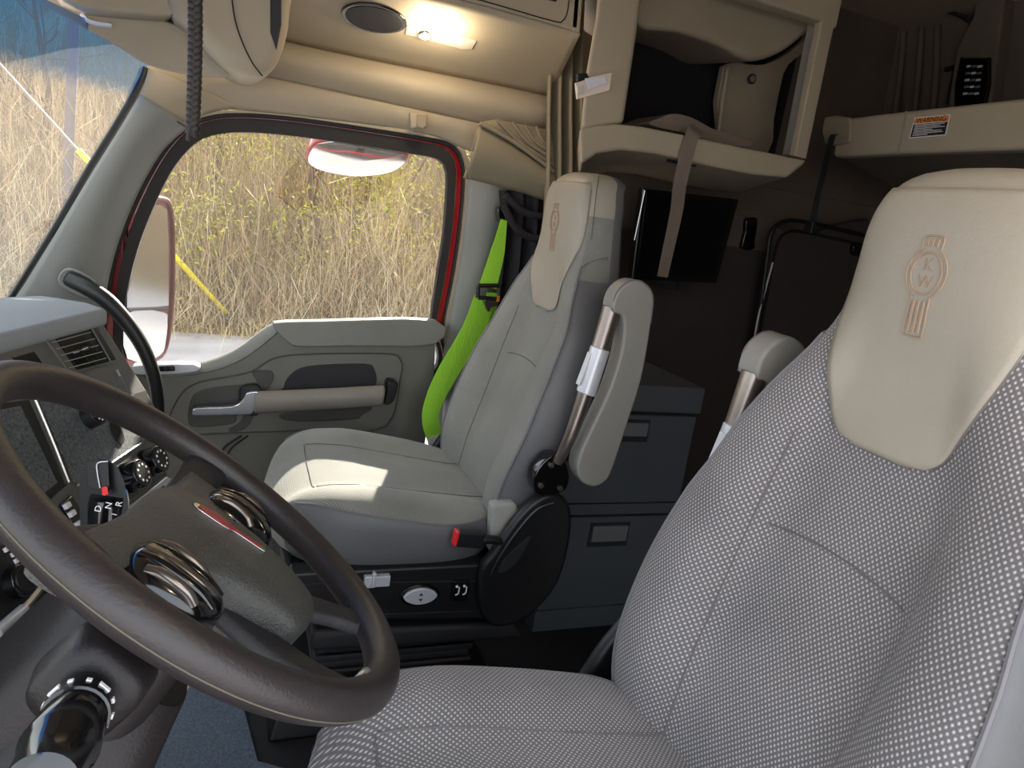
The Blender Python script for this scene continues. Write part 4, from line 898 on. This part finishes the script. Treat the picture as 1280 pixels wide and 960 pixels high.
# ================================================================== outside mirrors
mr = thing('door_mirror', 'tall red framed door mirror outside the passenger window', 'mirror', X((195, 440), 2.75))
mo = [(156, 250), (165, 247), (200, 248), (212, 256), (216, 290), (216, 360), (212, 410), (205, 440), (190, 452), (156, 452)]
MX = V(-.33, -.94, -.01).normalized()   # the glass faces back towards the cab
mp = X((216, 340), 2.72)
def MP(p, o=0): return PLN(p, mp+MX*o, MX)
mo_c = cr([MP(p) for p in mo], 4, True); mc = MP((172, 350))
prism('mirror_shell', [mc+(p-mc)*1.02 for p in mo_c], -MX*.06, 'mirror_red', mr, bevel=.01)
Geo().tube(cr([MP(p, .004) for p in [(165, 247), (200, 248), (212, 256), (216, 290), (216, 360), (212, 410), (205, 440), (190, 452)]], 3), .008, 8, n=1).build('mirror_rim', 'mirror_red', mr)
prism('flat_glass', [MP(p, .003) for p in [(158, 256), (200, 256), (208, 262), (210, 300), (210, 382), (158, 386)]], MX*.002, 'chrome', mr, bevel=0, smooth=False)
prism('convex_glass', cr([MP(p, .003) for p in [(158, 391), (203, 390), (208, 400), (206, 425), (198, 447), (158, 448)]], 3, True), MX*.004, 'chrome', mr, bevel=.001)
Geo().tube([MP((158, 387), .005), MP((210, 385), .005)], .006, 6).build('glass_divider', 'black', mr)
Geo().tube([MP((165, 300))+V(0, .05, 0), V(2.5, .42, -.1)], .015, 8).tube([MP((165, 420))+V(0, .05, 0), V(2.5, .42, -.5)], .015, 8).build('mirror_arm', 'mirror_red', mr)
lm = thing('look_down_mirror', 'wide curved white lit mirror mounted outside above the door window', 'mirror', X((445, 200), 2.6))
lo_ = [(384, 200), (390, 184), (402, 178), (440, 176), (500, 188), (508, 196), (504, 206), (485, 216), (450, 220), (420, 217), (395, 210)]
LN = V(-.55, .10, -.60).normalized(); lp0 = X((445, 205), 2.62)
def LP(p, o=0): return PLN(p, lp0+LN*o, LN)
lc = cr([LP(p) for p in lo_], 4, True); lcc = LP((445, 200))
prism('mirror_shell', [lcc+(p-lcc)*1.05 for p in lc], -LN*.05, 'red_paint', lm, bevel=.01)
rings = [[lcc+(p-lcc)*r+LN*h for p in lc] for r, h in ((.05, .012), (.5, .011), (.8, .008), (.98, .003), (.98, -.002))]
loft('mirror_glass', rings, 'chrome', lm)
Geo().tube([lcc+V(.02, -.03, .05), lcc+V(-.1, -.05, .16)], .012, 8).build('mirror_bracket', 'black', lm)
# ================================================================== SLEEPER
def sheet(name, A, B, m, parent=None, n=40, c=20, solid=.004, wave=None, **k):
    A = resample(cr(A, 8), n); B = resample(cr(B, 8), n); vs = []; fs = []
    for i in range(n):
        for j in range(c+1):
            t = j/c; p = A[i].lerp(B[i], t)
            if wave: p = p+wave[1]*math.sin(2*PI*wave[0]*t+.8*math.sin(i*.09))
            vs.append(p)
    for i in range(n-1):
        for j in range(c): fs.append((i*(c+1)+j, i*(c+1)+j+1, (i+1)*(c+1)+j+1, (i+1)*(c+1)+j))
    return mesh(name, vs, fs, m, parent, solid=solid, **k)
sh = thing('wall_cabinet', 'beige open wall cabinet in the sleeper with a bowed shelf front', 'cabinet', X((870, 180), 2.1))
prism('side_panel', [X(p, 1.9) for p in [(752, -60), (745, 20), (732, 95), (726, 162), (766, 155), (779, 154), (796, 40), (808, -60)]], V(.55, -.26, 0), 'beige', sh, bevel=.012)
prism('shelf_tray', [X(p, 1.885) for p in [(724, 161), (745, 156), (768, 154), (800, 157), (855, 168), (910, 180), (1009, 200), (1004, 206), (984, 222), (940, 218), (880, 206), (820, 192), (775, 187), (745, 192), (726, 206)]], V(.56, -.26, -.02), 'beige', sh, bevel=.010, bseg=3)
prism('corner_post', [X(p, 1.89) for p in [(1028, 22), (994, 195), (1008, 199), (1044, 28)]], V(.03, 0, 0), 'beige', sh, bevel=.004)
prism('post_edge', [X(p, 1.92) for p in [(1024, 26), (991, 194), (995, 195), (1029, 26)]], V(.05, 0, 0), 'arm_vinyl', sh, bevel=.003)
prism('top_beam', [X(p, 1.89) for p in [(800, -60), (860, -32), (930, -4), (1020, 24), (1046, 36), (1053, 5), (1058, -60)]], V(.06, 0, 0), 'beige', sh, bevel=.008)
prism('arched_liner', cr([X(p, 2.02) for p in [(796, 28), (850, 41), (900, 58), (935, 76), (962, 73), (985, 62), (1005, 46), (1022, 26), (1010, -40), (800, -60)]], 3, True), V(.38, 0, .04), 'beige_dark', sh, bevel=.02)
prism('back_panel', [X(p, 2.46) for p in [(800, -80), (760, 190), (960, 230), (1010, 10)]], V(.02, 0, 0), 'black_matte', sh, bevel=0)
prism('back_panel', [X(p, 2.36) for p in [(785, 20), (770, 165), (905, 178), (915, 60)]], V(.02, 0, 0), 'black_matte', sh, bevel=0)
ip = prism('inner_panel', cr([X(p, 2.28) for p in [(905, 82), (935, 80), (958, 80), (985, 66), (1010, 46), (1026, 38), (1018, 56), (994, 74), (980, 92), (968, 150), (960, 192), (900, 172)]], 2, True), V(.03, 0, 0), 'beige_dark', sh, bevel=.004)
Geo().tube([X(p, 2.27) for p in [(910, 84), (904, 120), (898, 165)]], .008, 8).build('panel_edge', 'beige', ip)
rc_ = X((939, 99), 2.26); vs, fs = cyl_geo(rc_, rc_-V(.008, 0, 0), .017, seg=20); lk = mesh('lock_ring', vs, fs, 'black', ip, bevel=.002)
vs, fs = cyl_geo(rc_-V(.008, 0, 0), rc_-V(.01, 0, 0), .011, seg=20); mesh('lock_core', vs, fs, 'silver', lk)
box('slot', X((852, 203), 1.93), (.006, .05, .006), 'black_matte', sh, bevel=.001)
cl = prism('folded_cloth', cr([X(p, 1.99) for p in [(812, 156), (826, 147), (843, 142), (866, 147), (890, 160), (918, 170), (940, 176), (936, 184), (900, 180), (860, 168)]], 4, True), V(.2, 0, 0), 'webbing', bevel=.012)
tag(cl, 'brown grey folded cloth lying on the open cabinet shelf', 'cloth')
sp = band('hanging_strap', [X((872, 160), 1.90), X((866, 168), 1.872), X((858, 195), 1.868), X((850, 230), 1.87), X((846, 262), 1.87), X((838, 300), 1.872), X((828, 346), 1.875)], [.045, .046, .046, .043, .04, .036], 'webbing')
tag(sp, 'wide grey brown webbing strap hanging from the cabinet shelf before the screen', 'strap')
pa = thing('folded_papers', 'pale folded papers tucked into a clip beside the curtain', 'papers', X((740, 110), 1.88))
prism('paper_sheet', [X(p, 1.875) for p in [(720, 104), (740, 96), (765, 91), (762, 113), (722, 124)]], V(.006, .002, 0), 'paper', pa, bevel=.001)
prism('paper_sheet', [X(p, 1.868) for p in [(732, 98), (755, 95), (760, 104), (736, 112)]], V(.004, .002, 0), 'white_gloss', pa, bevel=.001)
prism('paper_sheet', [X(p, 1.87) for p in [(722, 108), (730, 107), (731, 117), (722, 119)]], V(.004, 0, 0), 'belt_end', pa, bevel=.001)
prism('clip', [X(p, 1.872) for p in [(722, 92), (734, 91), (737, 98), (722, 103)]], V(.01, 0, 0), 'black', pa, bevel=.002)
tv = thing('television', 'black flat television on the sleeper side wall below the cabinet', 'television', X((850, 300), 2.22))
prism('screen_body', [X(p, 2.2) for p in [(804, 235), (924, 249), (896, 354), (790, 350)]], V(.035, 0, 0), 'black_gloss', tv, bevel=.004)
prism('display', [X(p, 2.197) for p in [(809, 241), (918, 254), (892, 346), (796, 343)]], V(.002, 0, 0), 'screen', tv, bevel=0)
Geo().tube([X((806, 238), 2.196), X((793, 300), 2.196)], .0022, 6).build('edge_reflection', 'silver', tv)  # silver line stands in for light reflected along the screen edge
prism('wall_arm', [X(p, 2.23) for p in [(840, 330), (852, 330), (850, 362), (843, 364)]], V(.3, 0, 0), 'black', tv, bevel=.004)
so = prism('wall_socket', outline([(934, 274), (947, 274), (944, 300), (943, 311), (928, 311), (932, 290)], 2.52), V(.03, 0, 0), 'black_gloss', bevel=.004)
tag(so, 'small black socket and switch on the sleeper wall right of the television', 'socket')
prism('socket_plate', outline([(930, 262), (936, 261), (954, 264), (951, 272), (932, 271)], 2.53), V(.02, 0, 0), 'sleeper_wall', so, bevel=.003)
# wall lining
wl = prism('trim_7', [V(2.54, -.95, .26), V(2.54, -2.79, .26), V(2.54, -2.79, -.02), V(2.54, -.95, .02)], V(.01, 0, 0), 'sleeper_wall', bevel=.01); struct(wl)
struct(box('trim_8', (2.54, -1.87, -.62), (.012, .9, .62), 'sleeper_dark', bevel=.004))
# drawer cabinet behind the passenger seat
dc = thing('drawer_cabinet', 'dark grey two drawer cabinet standing behind the passenger seat', 'cabinet', X((760, 780), 2.0))
XC = 1.80
fL = lambda y: 640
def cf(y0, y1, xl=None): # face strip between two image rows along the cabinet's right edge
    r = lambda y: 876-(y-488)*.182
    return [X((640, y0), XC), X((r(y0), y0+ (2 if y0 < 600 else 0)), XC), X((r(y1), y1+(2 if y1 < 600 else 0)), XC), X((640, y1), XC)]
ztop_ = X((876, 488), XC).z; yr = X((876, 488), XC).y; zb = X((777, 783), XC).z
box('carcass', (XC+.37, (yr-.92)/2, (ztop_+zb)/2-.005), (.345, abs(yr+.92)/2, (ztop_-zb)/2-.01), 'cabinet_grey', dc, bevel=.004)
y0_, y1_ = -.92, yr
def face(name, z0, z1, th, m, parent, ya=y0_, yb=y1_, o=0, **k): return prism(name, [V(XC-o, ya, z0), V(XC-o, yb, z0), V(XC-o, yb, z1), V(XC-o, ya, z1)], V(th, 0, 0), m, parent, **k)
zz_ = lambda y: X((800, y), XC).z
face('top_lid', zz_(514), ztop_+.01, .6, 'cabinet_grey', dc, o=.012, bevel=.006, ya=-.915, yb=yr-.01)
for (a, b, hx) in ((518, 627, ((765, 527), (807, 545))), (644, 752, ((741, 657), (781, 675)))):
    dr = face('drawer', zz_(b), zz_(a), .03, 'cabinet_grey', dc, o=.008, bevel=.004)
    ha, hb_ = X(hx[0], XC-.01), X(hx[1], XC-.01)
    box('handle_recess', ((XC-.009), (ha.y+hb_.y)/2, (ha.z+hb_.z)/2-.006), (.003, abs(ha.y-hb_.y)/2+.008, abs(ha.z-hb_.z)/2+.014), 'black_soft', dr, bevel=.002)
    box('handle', ((XC-.014), (ha.y+hb_.y)/2, (ha.z+hb_.z)/2), (.004, abs(ha.y-hb_.y)/2, abs(ha.z-hb_.z)/2), 'cabinet_handle', dr, bevel=.002)
face('divider', zz_(642), zz_(629), .03, 'cabinet_grey', dc, o=.002, bevel=.002)
face('plinth', zb+.002, zz_(754), .03, 'cabinet_grey', dc, o=.002, bevel=.003)
# closet door in the side wall
cdr = thing('closet_door', 'dark rounded closet door in the sleeper wall behind the driver seat', 'door', X((1000, 700), 2.4))
prism('door_leaf', outline([(972, 300), (984, 290), (1020, 292), (1110, 314), (1110, 700), (900, 700), (925, 560), (945, 450)], 2.40, 3), V(.05, 0, 0), 'sleeper_dark', cdr, bevel=.01)
Geo().tube([X(p, 2.39) for p in [(905, 640), (925, 540), (944, 430), (958, 330), (964, 292), (980, 277), (1010, 278), (1100, 299)]], .009, 8).build('door_frame', 'black', cdr)
Geo().tube([X(p, 2.39) for p in [(935, 480), (955, 390), (970, 310), (984, 291), (1010, 291), (1100, 311)]], .006, 8).build('door_seal', 'black_matte', cdr)
Geo().tube([X(p, 2.385) for p in [(966, 328), (956, 365), (946, 405), (934, 480), (929, 510)]], .0035, 6).build('light_leak_strip', 'paper', cdr)  # pale strip stands in for daylight leaking past the door edge
prism('door_latch', outline([(1068, 306), (1078, 307), (1075, 320), (1067, 318)], 2.38), V(.02, 0, 0), 'black_gloss', cdr, bevel=.003)
# bunk
YB = -1.90
bk = thing('upper_bunk', 'beige upper bunk front edge crossing the sleeper at top right', 'bunk', Y((1170, 190), YB-.2))
prism('bunk_front', [Y(p, YB) for p in [(1062, 147), (1100, 142), (1280, 122), (1400, 108), (1400, 180), (1280, 187), (1150, 191), (1040, 196), (1044, 165)]], V(0, -.06, 0), 'beige', bk, bevel=.014, bseg=3)
b0 = Y((1044, 192), YB-.02); b1 = Y((1400, 182), YB-.02)
prism('bunk_underside', [b0, b1, V(b1.x, -2.76, b1.z-.10), V(b0.x+.25, -2.76, b0.z-.10)], V(0, 0, .03), 'quilt', bk, bevel=.004)
prism('mattress', [V(b0.x, YB-.07, b0.z+.05), V(-.05, YB-.07, b0.z+.05), V(-.05, -2.76, b0.z+.05), V(b0.x, -2.76, b0.z+.05)], V(0, 0, .05), 'quilt', bk, bevel=.02)
Geo().tube([Y(p, YB+.002) for p in [(1133, 139), (1128, 165), (1122, 193)]], .003, 6).build('front_joint', 'beige_dark', bk)
prism('end_cap', cr([Y(p, YB+.012) for p in [(1030, 146), (1058, 146), (1063, 150), (1062, 172), (1058, 178), (1030, 180)]], 2, True), V(0, -.05, 0), 'beige_dark', bk, bevel=.008)
lbp = [(1143, 147), (1188, 143), (1182, 169), (1136, 173)]
lbl = prism('warning_label', [Y(p, YB+.003) for p in lbp], V(0, -.002, 0), 'white_gloss', bk, bevel=0, smooth=False); lbl['label'] = 'warning label with an orange header over black text lines'
def lq(s, t, o): a = Y(lbp[0], YB+o).lerp(Y(lbp[1], YB+o), s); b = Y(lbp[3], YB+o).lerp(Y(lbp[2], YB+o), s); return a.lerp(b, t)
for nm, s0_, s1_2, t0, t1, m_ in (('label_header', .03, .97, .05, .30, 'label_orange'), ('label_body', .03, .97, .34, .95, 'label_black')):
    prism(nm, [lq(s0_, t0, .0045), lq(s1_2, t0, .0045), lq(s1_2, t1, .0045), lq(s0_, t1, .0045)], V(0, -.001, 0), m_, lbl, bevel=0, smooth=False)
text('label_word', 'WARNING', lq(.5, .17, .0052), lq(1, .17, 0)-lq(0, .17, 0), lq(.5, 0, 0)-lq(.5, 1, 0), .021, 'label_black', lbl, .0002)
g = Geo()
for k, (a, b) in enumerate([(.08, .9), (.08, .8), (.08, .92), (.08, .6), (.08, .85), (.08, .9), (.08, .5)]):
    t = .38+.08*k; g.add([lq(a, t, .0052), lq(b, t, .0052), lq(b, t+.03, .0052), lq(a, t+.03, .0052)], [(0, 1, 2, 3)])
g.build('label_text', 'white_mark', lbl, smooth=False)
bs = band('bunk_strap', [Y((1046, 168), YB+.02), Y((1040, 172), YB+.035), Y((1032, 205), YB+.03), Y((1022, 245), YB+.03), Y((1014, 288), YB+.03)], [.022, .026, .026, .024, .03], 'black_soft', ax=V(1, 0, 0))
tag(bs, 'narrow black strap hanging from the end of the upper bunk', 'strap')
prism('strap_hook', [Y(p, YB+.028) for p in [(1010, 276), (1020, 278), (1017, 292), (1007, 288)]], V(0, .012, 0), 'black', bs, bevel=.003)
# rear window curtain and control panel above the bunk
rcu = sheet('rear_curtain', [Y((1040, 12), -2.55), Y((1110, 10), -2.55), Y((1180, 16), -2.55), Y((1213, 30), -2.55)], [Y((1020, 160), -2.58), Y((1100, 160), -2.58), Y((1150, 155), -2.58), Y((1186, 132), -2.58)], 'sleeper_wall', n=60, c=16, solid=.004)
tag(rcu, 'brown grey fabric cover stretched over the rear wall above the bunk', 'fabric cover')
for px_ in ((1130, 40, 1118, 150), (1152, 35, 1142, 150), (1172, 32, 1166, 140)): Geo().tube([Y(px_[:2], -2.54), Y(((px_[0]+px_[2])/2+1, 95), -2.54), Y(px_[2:], -2.54)], .012, 8).build('fabric_fold', 'sleeper_wall', rcu)
Geo().tube([Y(p, -2.53) for p in [(1052, 14), (1120, 8), (1190, 16), (1213, 29), (1204, 60), (1192, 90), (1184, 130)]], .006, 6).build('edge_cord', 'black_soft', rcu)
Geo().tube([Y(p, -2.52) for p in [(1182, 87), (1192, 85)]], .01, 8).build('snap', 'black', rcu)
struct(prism('trim_9', [Y(p, -2.50) for p in [(1195, 60), (1216, 20), (1224, -60), (1262, -60), (1250, 40), (1236, 140), (1182, 145)]], V(0, -.2, 0), 'quilt', bevel=.01))
struct(prism('trim_10', [Y(p, -2.56) for p in [(1262, -60), (1250, 40), (1234, 160), (1420, 160), (1420, -60)]], V(0, -.1, 0), 'sleeper_wall', bevel=.01))
cp = thing('control_panel', 'black control panel with five rows of switches above the bunk', 'control panel', Y((1213, 100), -2.48))
prism('panel_case', cr([Y(p, -2.485) for p in [(1204, 72), (1232, 72), (1236, 76), (1230, 132), (1192, 134), (1199, 76)]], 2, True), V(0, -.02, 0), 'black_gloss', cp, bevel=.005)
for k in range(5):
    y_ = 83+8.5*k; x_ = 1218-1.1*k
    for q in (-1, 0, 1): box('panel_button', Y((x_+7*q, y_), -2.482), (.008, .003, .004), 'white_gloss' if (k+q) % 2 else 'silver', cp, bevel=.001)

# ================================================================== OUTSIDE
def terr(x, y):
    d = max(0, x-12.2); return -2.5+ (.27*d)+.10*max(0, d-6)**2 + .12*math.sin(x*1.3+y*.7)*min(1, d)+.1*math.sin(y*1.9-x)*min(1, d)
vs = []; fs = []; nx, ny = 60, 70
for i in range(nx):
    for j in range(ny):
        x = 2.9+(i/(nx-1))**1.3*31; y = -22+44*j/(ny-1); z = terr(x, y) if x < 24 else terr(24, y)+.02*(x-24); vs.append(V(x, y, z))
for i in range(nx-1):
    for j in range(ny-1): fs.append((i*ny+j, i*ny+j+1, (i+1)*ny+j+1, (i+1)*ny+j))
bank = mesh('ground', vs, fs, 'soil'); struct(bank)
rd = Geo().box((5.6, 0, -2.49), (6.4, 22, .03)).build('road', 'road', smooth=False); struct(rd)
gd2 = Geo().box((-14.5, 0, -2.5), (13.7, 30, .03)).build('ground', 'road', smooth=False); struct(gd2)
def twigs(name, n, m, xr, yr, hr, r, lean, label, cat, droop=.3, seed=1):
    g = np.random.default_rng(seed); x = g.uniform(*xr, n); y = g.uniform(*yr, n)
    clump = .5+.5*np.sin(x*1.7+2*np.sin(y*.9))*np.sin(y*1.3+x*.4)
    h = g.uniform(*hr, n)*(.6+.6*clump); z = np.array([terr(a, b) for a, b in zip(x, y)])+g.uniform(-.1, .0, n)+g.random(n)**2*h*.35
    az = g.uniform(0, 2*PI, n); ln = g.uniform(.0, lean, n); S = 4
    P = np.zeros((n, S+1, 3)); P[:, 0] = np.stack([x, y, z], 1); cur = P[:, 0].copy(); seg = h/S
    for s in range(S):
        tilt = ln*(1+s*droop)+g.normal(0, .6, n); az2 = az+g.normal(0, .9, n)
        cur = cur+np.stack([np.sin(tilt)*np.cos(az2), np.sin(tilt)*np.sin(az2), np.cos(tilt)], 1)*seg[:, None]; P[:, s+1] = cur
    V3 = np.zeros((n, S+1, 3, 3)); rr = g.uniform(.5, 1.3, n)*r
    for k in range(3):
        a = 2*PI*k/3; V3[:, :, k] = P+np.array([math.cos(a), math.sin(a), 0])*(rr[:, None, None]*np.linspace(1, .3, S+1)[None, :, None])
    verts = V3.reshape(-1, 3); idx = np.arange(n)[:, None, None, None]*(S+1)*3+np.arange(S)[None, :, None, None]*3
    k = np.arange(3)[None, None, :, None]; k2 = (k+1) % 3
    F = np.concatenate([idx+k, idx+k2, idx+k2+3, idx+k+3], 3).reshape(-1, 4)
    me = bpy.data.meshes.new(name); c0 = np.array([xr[0], 0, -2.5])
    me.vertices.add(len(verts)); me.vertices.foreach_set('co', (verts-c0).astype(np.float32).ravel())
    me.loops.add(F.size); me.loops.foreach_set('vertex_index', F.astype(np.int32).ravel())
    me.polygons.add(len(F)); me.polygons.foreach_set('loop_start', np.arange(0, F.size, 4, dtype=np.int32))
    me.materials.append(M[m]); me.update(calc_edges=True); me.validate()
    o = bpy.data.objects.new(name, me); C.objects.link(o); o.location = (c0[0], 0, c0[2]+OFFZ); o['kind'] = 'stuff'; tag(o, label, cat); return o
twigs('brush', 46000, 'twig', (12.3, 22), (-17, 8), (.9, 3.4), .0085, 1.45, 'tangled brown winter brush covering the bank outside the truck', 'brush', seed=3)
twigs('pale_brush', 52000, 'twig_pale', (12.2, 22), (-17, 8), (.5, 2.4), .0075, 1.6, 'pale straw coloured stems and vines among the brush on the bank', 'brush', seed=5)
twigs('dry_grass', 9000, 'grass_dry', (11.6, 14.2), (-14, 8), (.2, .6), .009, 1.0, 'dry pale grass along the foot of the bank by the road', 'grass', seed=9)
# leaves
n = 17000; g = np.random.default_rng(11); cx_ = g.normal(0, 1, (60, 3)); vs = []
cen = np.stack([g.uniform(12.6, 19, 46), g.uniform(-5.5, 1.5, 46), np.zeros(46)], 1)
cen[:, 2] = [terr(a, b) for a, b in cen[:, :2]]; cen[:, 2] += g.uniform(.3, 2.6, 46)
q = g.integers(0, 46, n); p = cen[q]+g.normal(0, .42, (n, 3)); d1 = g.normal(0, 1, (n, 3)); d2 = g.normal(0, 1, (n, 3))
d1 /= np.linalg.norm(d1, axis=1)[:, None]; d2 /= np.linalg.norm(d2, axis=1)[:, None]; L_ = g.uniform(.025, .06, n)[:, None]
vv = np.stack([p, p+d1*L_+d2*L_*.4, p+d1*L_*2, p+d1*L_-d2*L_*.4], 1).reshape(-1, 3)
me = bpy.data.meshes.new('leaves'); c0 = np.array([13, 0, -2.5]); me.vertices.add(len(vv)); me.vertices.foreach_set('co', (vv-c0).astype(np.float32).ravel())
me.loops.add(n*4); me.loops.foreach_set('vertex_index', np.arange(n*4, dtype=np.int32)); me.polygons.add(n); me.polygons.foreach_set('loop_start', np.arange(0, n*4, 4, dtype=np.int32))
me.materials.append(M['leaf']); me.update(calc_edges=True); lo2 = bpy.data.objects.new('leaves', me); C.objects.link(lo2); lo2.location = (13, 0, -2.5+OFFZ); lo2['kind'] = 'stuff'
tag(lo2, 'yellow green leaves scattered through the brush outside the passenger window', 'leaves')
def tree(px, dist, h, lean, seed, label):
    r = random.Random(seed); b = ray(*px)*dist; b.z = terr(b.x, b.y)-.1
    t = thing('bare_tree', label, 'tree', b, None)
    pts = [b]; 
    for k in range(1, 7): pts.append(b+V(r.uniform(-.15, .15), lean*k/6*h+r.uniform(-.12, .12), h*k/6))
    tube('trunk', pts, [.085, .07, .05, .03, .012], 'trunk', t, seg=8, n=4)
    g = Geo()
    for k in range(16):
        f = r.uniform(.2, .95); i = min(int(f*6), 5); p = pts[i].lerp(pts[i+1], f*6-i); L = (1.25-f)*r.uniform(.8, 1.8); a = r.uniform(0, 2*PI); d = V(math.cos(a)*.5, math.sin(a), r.uniform(.1, .9)).normalized()
        q1 = p+d*L*.5+V(0, 0, .05*L); q2 = p+d*L+V(0, r.uniform(-.2, .2), .25*L); g.tube([p, q1, q2], .02*(1.2-f), 5, n=3)
        g.tube([q1, q1+V(r.uniform(-.2, .2), r.uniform(-.5, .5), r.uniform(.1, .6))*L*.6], .008, 4)
    g.build('branches', 'trunk', t)
tree((385, 380), 13.2, 4.6, .02, 2, 'bare dark tree in the brush near the middle of the passenger window')
tree((470, 380), 14.5, 4.4, .12, 5, 'bare tree leaning right in the brush below the look down mirror')
tree((262, 380), 16.0, 5.0, -.05, 8, 'thin bare tree in the brush just behind the yellow guard')
tree((60, 330), 15.0, 6.0, .03, 12, 'bare tree beyond the windshield left of the pillar')
# utility pole, guy wire with yellow guard
gw0 = Z((287, 396), -2.5); gw0.z = terr(gw0.x, gw0.y)+.02
def on_line(px, x): return X(px, x)
A_ = X((287, 396), 12.6); B_ = X((98, 188), 11.2)
wt = thing('guy_wire', 'guy wire with a bright yellow tube guard slanting down to the bank', 'guy wire', A_)
tube('guard', [A_.lerp(B_, .03), A_.lerp(B_, 1.0)], .042, 'yellow_guard', wt, seg=10)
tube('wire', [A_, A_+(B_-A_)*2.6], .012, 'wire', wt, seg=6)
up = thing('utility_pole', 'slim grey wooden utility pole seen through the windshield', 'pole', X((76, 260), 13.5))
b = X((78, 300), 13.5); b.z = terr(b.x, b.y)-.2; tube('pole_shaft', [b, b+V(.0, -.35, 9)], .075, 'pole', up, seg=12)

# ================================================================== LIGHT, WORLD, CAMERA
sun = bpy.data.lights.new('sun', 'SUN'); sun.energy = 14.0; sun.angle = math.radians(.55); sun.color = (1, .93, .82)
so_ = bpy.data.objects.new('sun', sun); C.objects.link(so_); sd_ = V(1, -.36, .52).normalized()
so_.rotation_euler = sd_.to_track_quat('Z', 'Y').to_euler(); so_.location = (6, -3, 6)
# unseen driver-side locker with a warm lamp added to brighten bunk and headrest
dl = thing('overhead_locker', 'unseen beige overhead locker above the driver with an added warm fill light', 'locker', (.15, -.6, .55))
prism('locker_body', [V(-.1, -.95, .44), V(.32, -.95, .60), V(.32, -.95, .989), V(-.1, -.95, .989)], V(0, .95, 0), 'beige', dl, bevel=.02)
dn_ = V(.38, 0, -.92).normalized(); dc_ = V(.12, -.62, .5235)
box('overhead_light', dc_+dn_*.004, (.05, .022, .004), 'lamp_body', dl, ax=(V(0, 1, 0), V(.92, 0, .38), dn_), bevel=.002)  # added fixture out of view, copied from the passenger side
for k in range(4): vs, fs = cyl_geo(dc_+dn_*.008+V(0, -.03+.02*k, 0), dc_+dn_*.011+V(0, -.03+.02*k, 0), .0055, .004, 12); mesh('led', vs, fs, 'lamp_lens', dl)
for q, e in ((UP_((531, 46), .05), .7), (UP_((562, 54), .05), .7), (dc_+dn_*.05, 2.2)):  # last lamp is the added fill over the driver
    l = bpy.data.lights.new('reading_and_fill_led', 'POINT'); l.energy = e; l.color = (1, .80, .55); l.shadow_soft_size = .02
    o = bpy.data.objects.new('reading_and_fill_led', l); C.objects.link(o); o.location = q+V(0, 0, OFFZ)
w = bpy.data.worlds.new('sky'); bpy.context.scene.world = w; w.use_nodes = True; nt = w.node_tree; nt.nodes.clear(); N = nt.nodes; L = nt.links
out = N.new('ShaderNodeOutputWorld'); bg = N.new('ShaderNodeBackground'); L.new(bg.outputs[0], out.inputs[0])
tc = N.new('ShaderNodeTexCoord'); sp = N.new('ShaderNodeSeparateXYZ'); L.new(tc.outputs['Generated'], sp.inputs[0])
cr_ = N.new('ShaderNodeValToRGB'); L.new(sp.outputs['Z'], cr_.inputs[0]); e = cr_.color_ramp.elements
e[0].position = .0; e[0].color = (.96, .97, 1, 1); e[1].position = .6; e[1].color = (.78, .88, 1, 1)
L.new(cr_.outputs[0], bg.inputs[0]); bg.inputs[1].default_value = 1.9
cam = bpy.data.cameras.new('camera'); co = bpy.data.objects.new('camera', cam); C.objects.link(co); bpy.context.scene.camera = co
cam.sensor_width = 36; cam.lens = FPX/1280*36; cam.clip_start = .02; cam.clip_end = 200
Mx = Matrix((RT, UP, -FW)).transposed().to_4x4(); Mx.translation = V(0, 0, OFFZ); co.matrix_world = Mx
sc_ = bpy.context.scene; sc_.view_settings.view_transform = 'Standard'; sc_.view_settings.look = 'None'; sc_.view_settings.gamma = 1; sc_.view_settings.use_curve_mapping = False
sc_.view_settings.exposure = .9
sc_.cycles.max_bounces = 8; sc_.cycles.diffuse_bounces = 5; sc_.cycles.transparent_max_bounces = 12; sc_.cycles.use_denoising = True
sc_.cycles.sample_clamp_indirect = 6
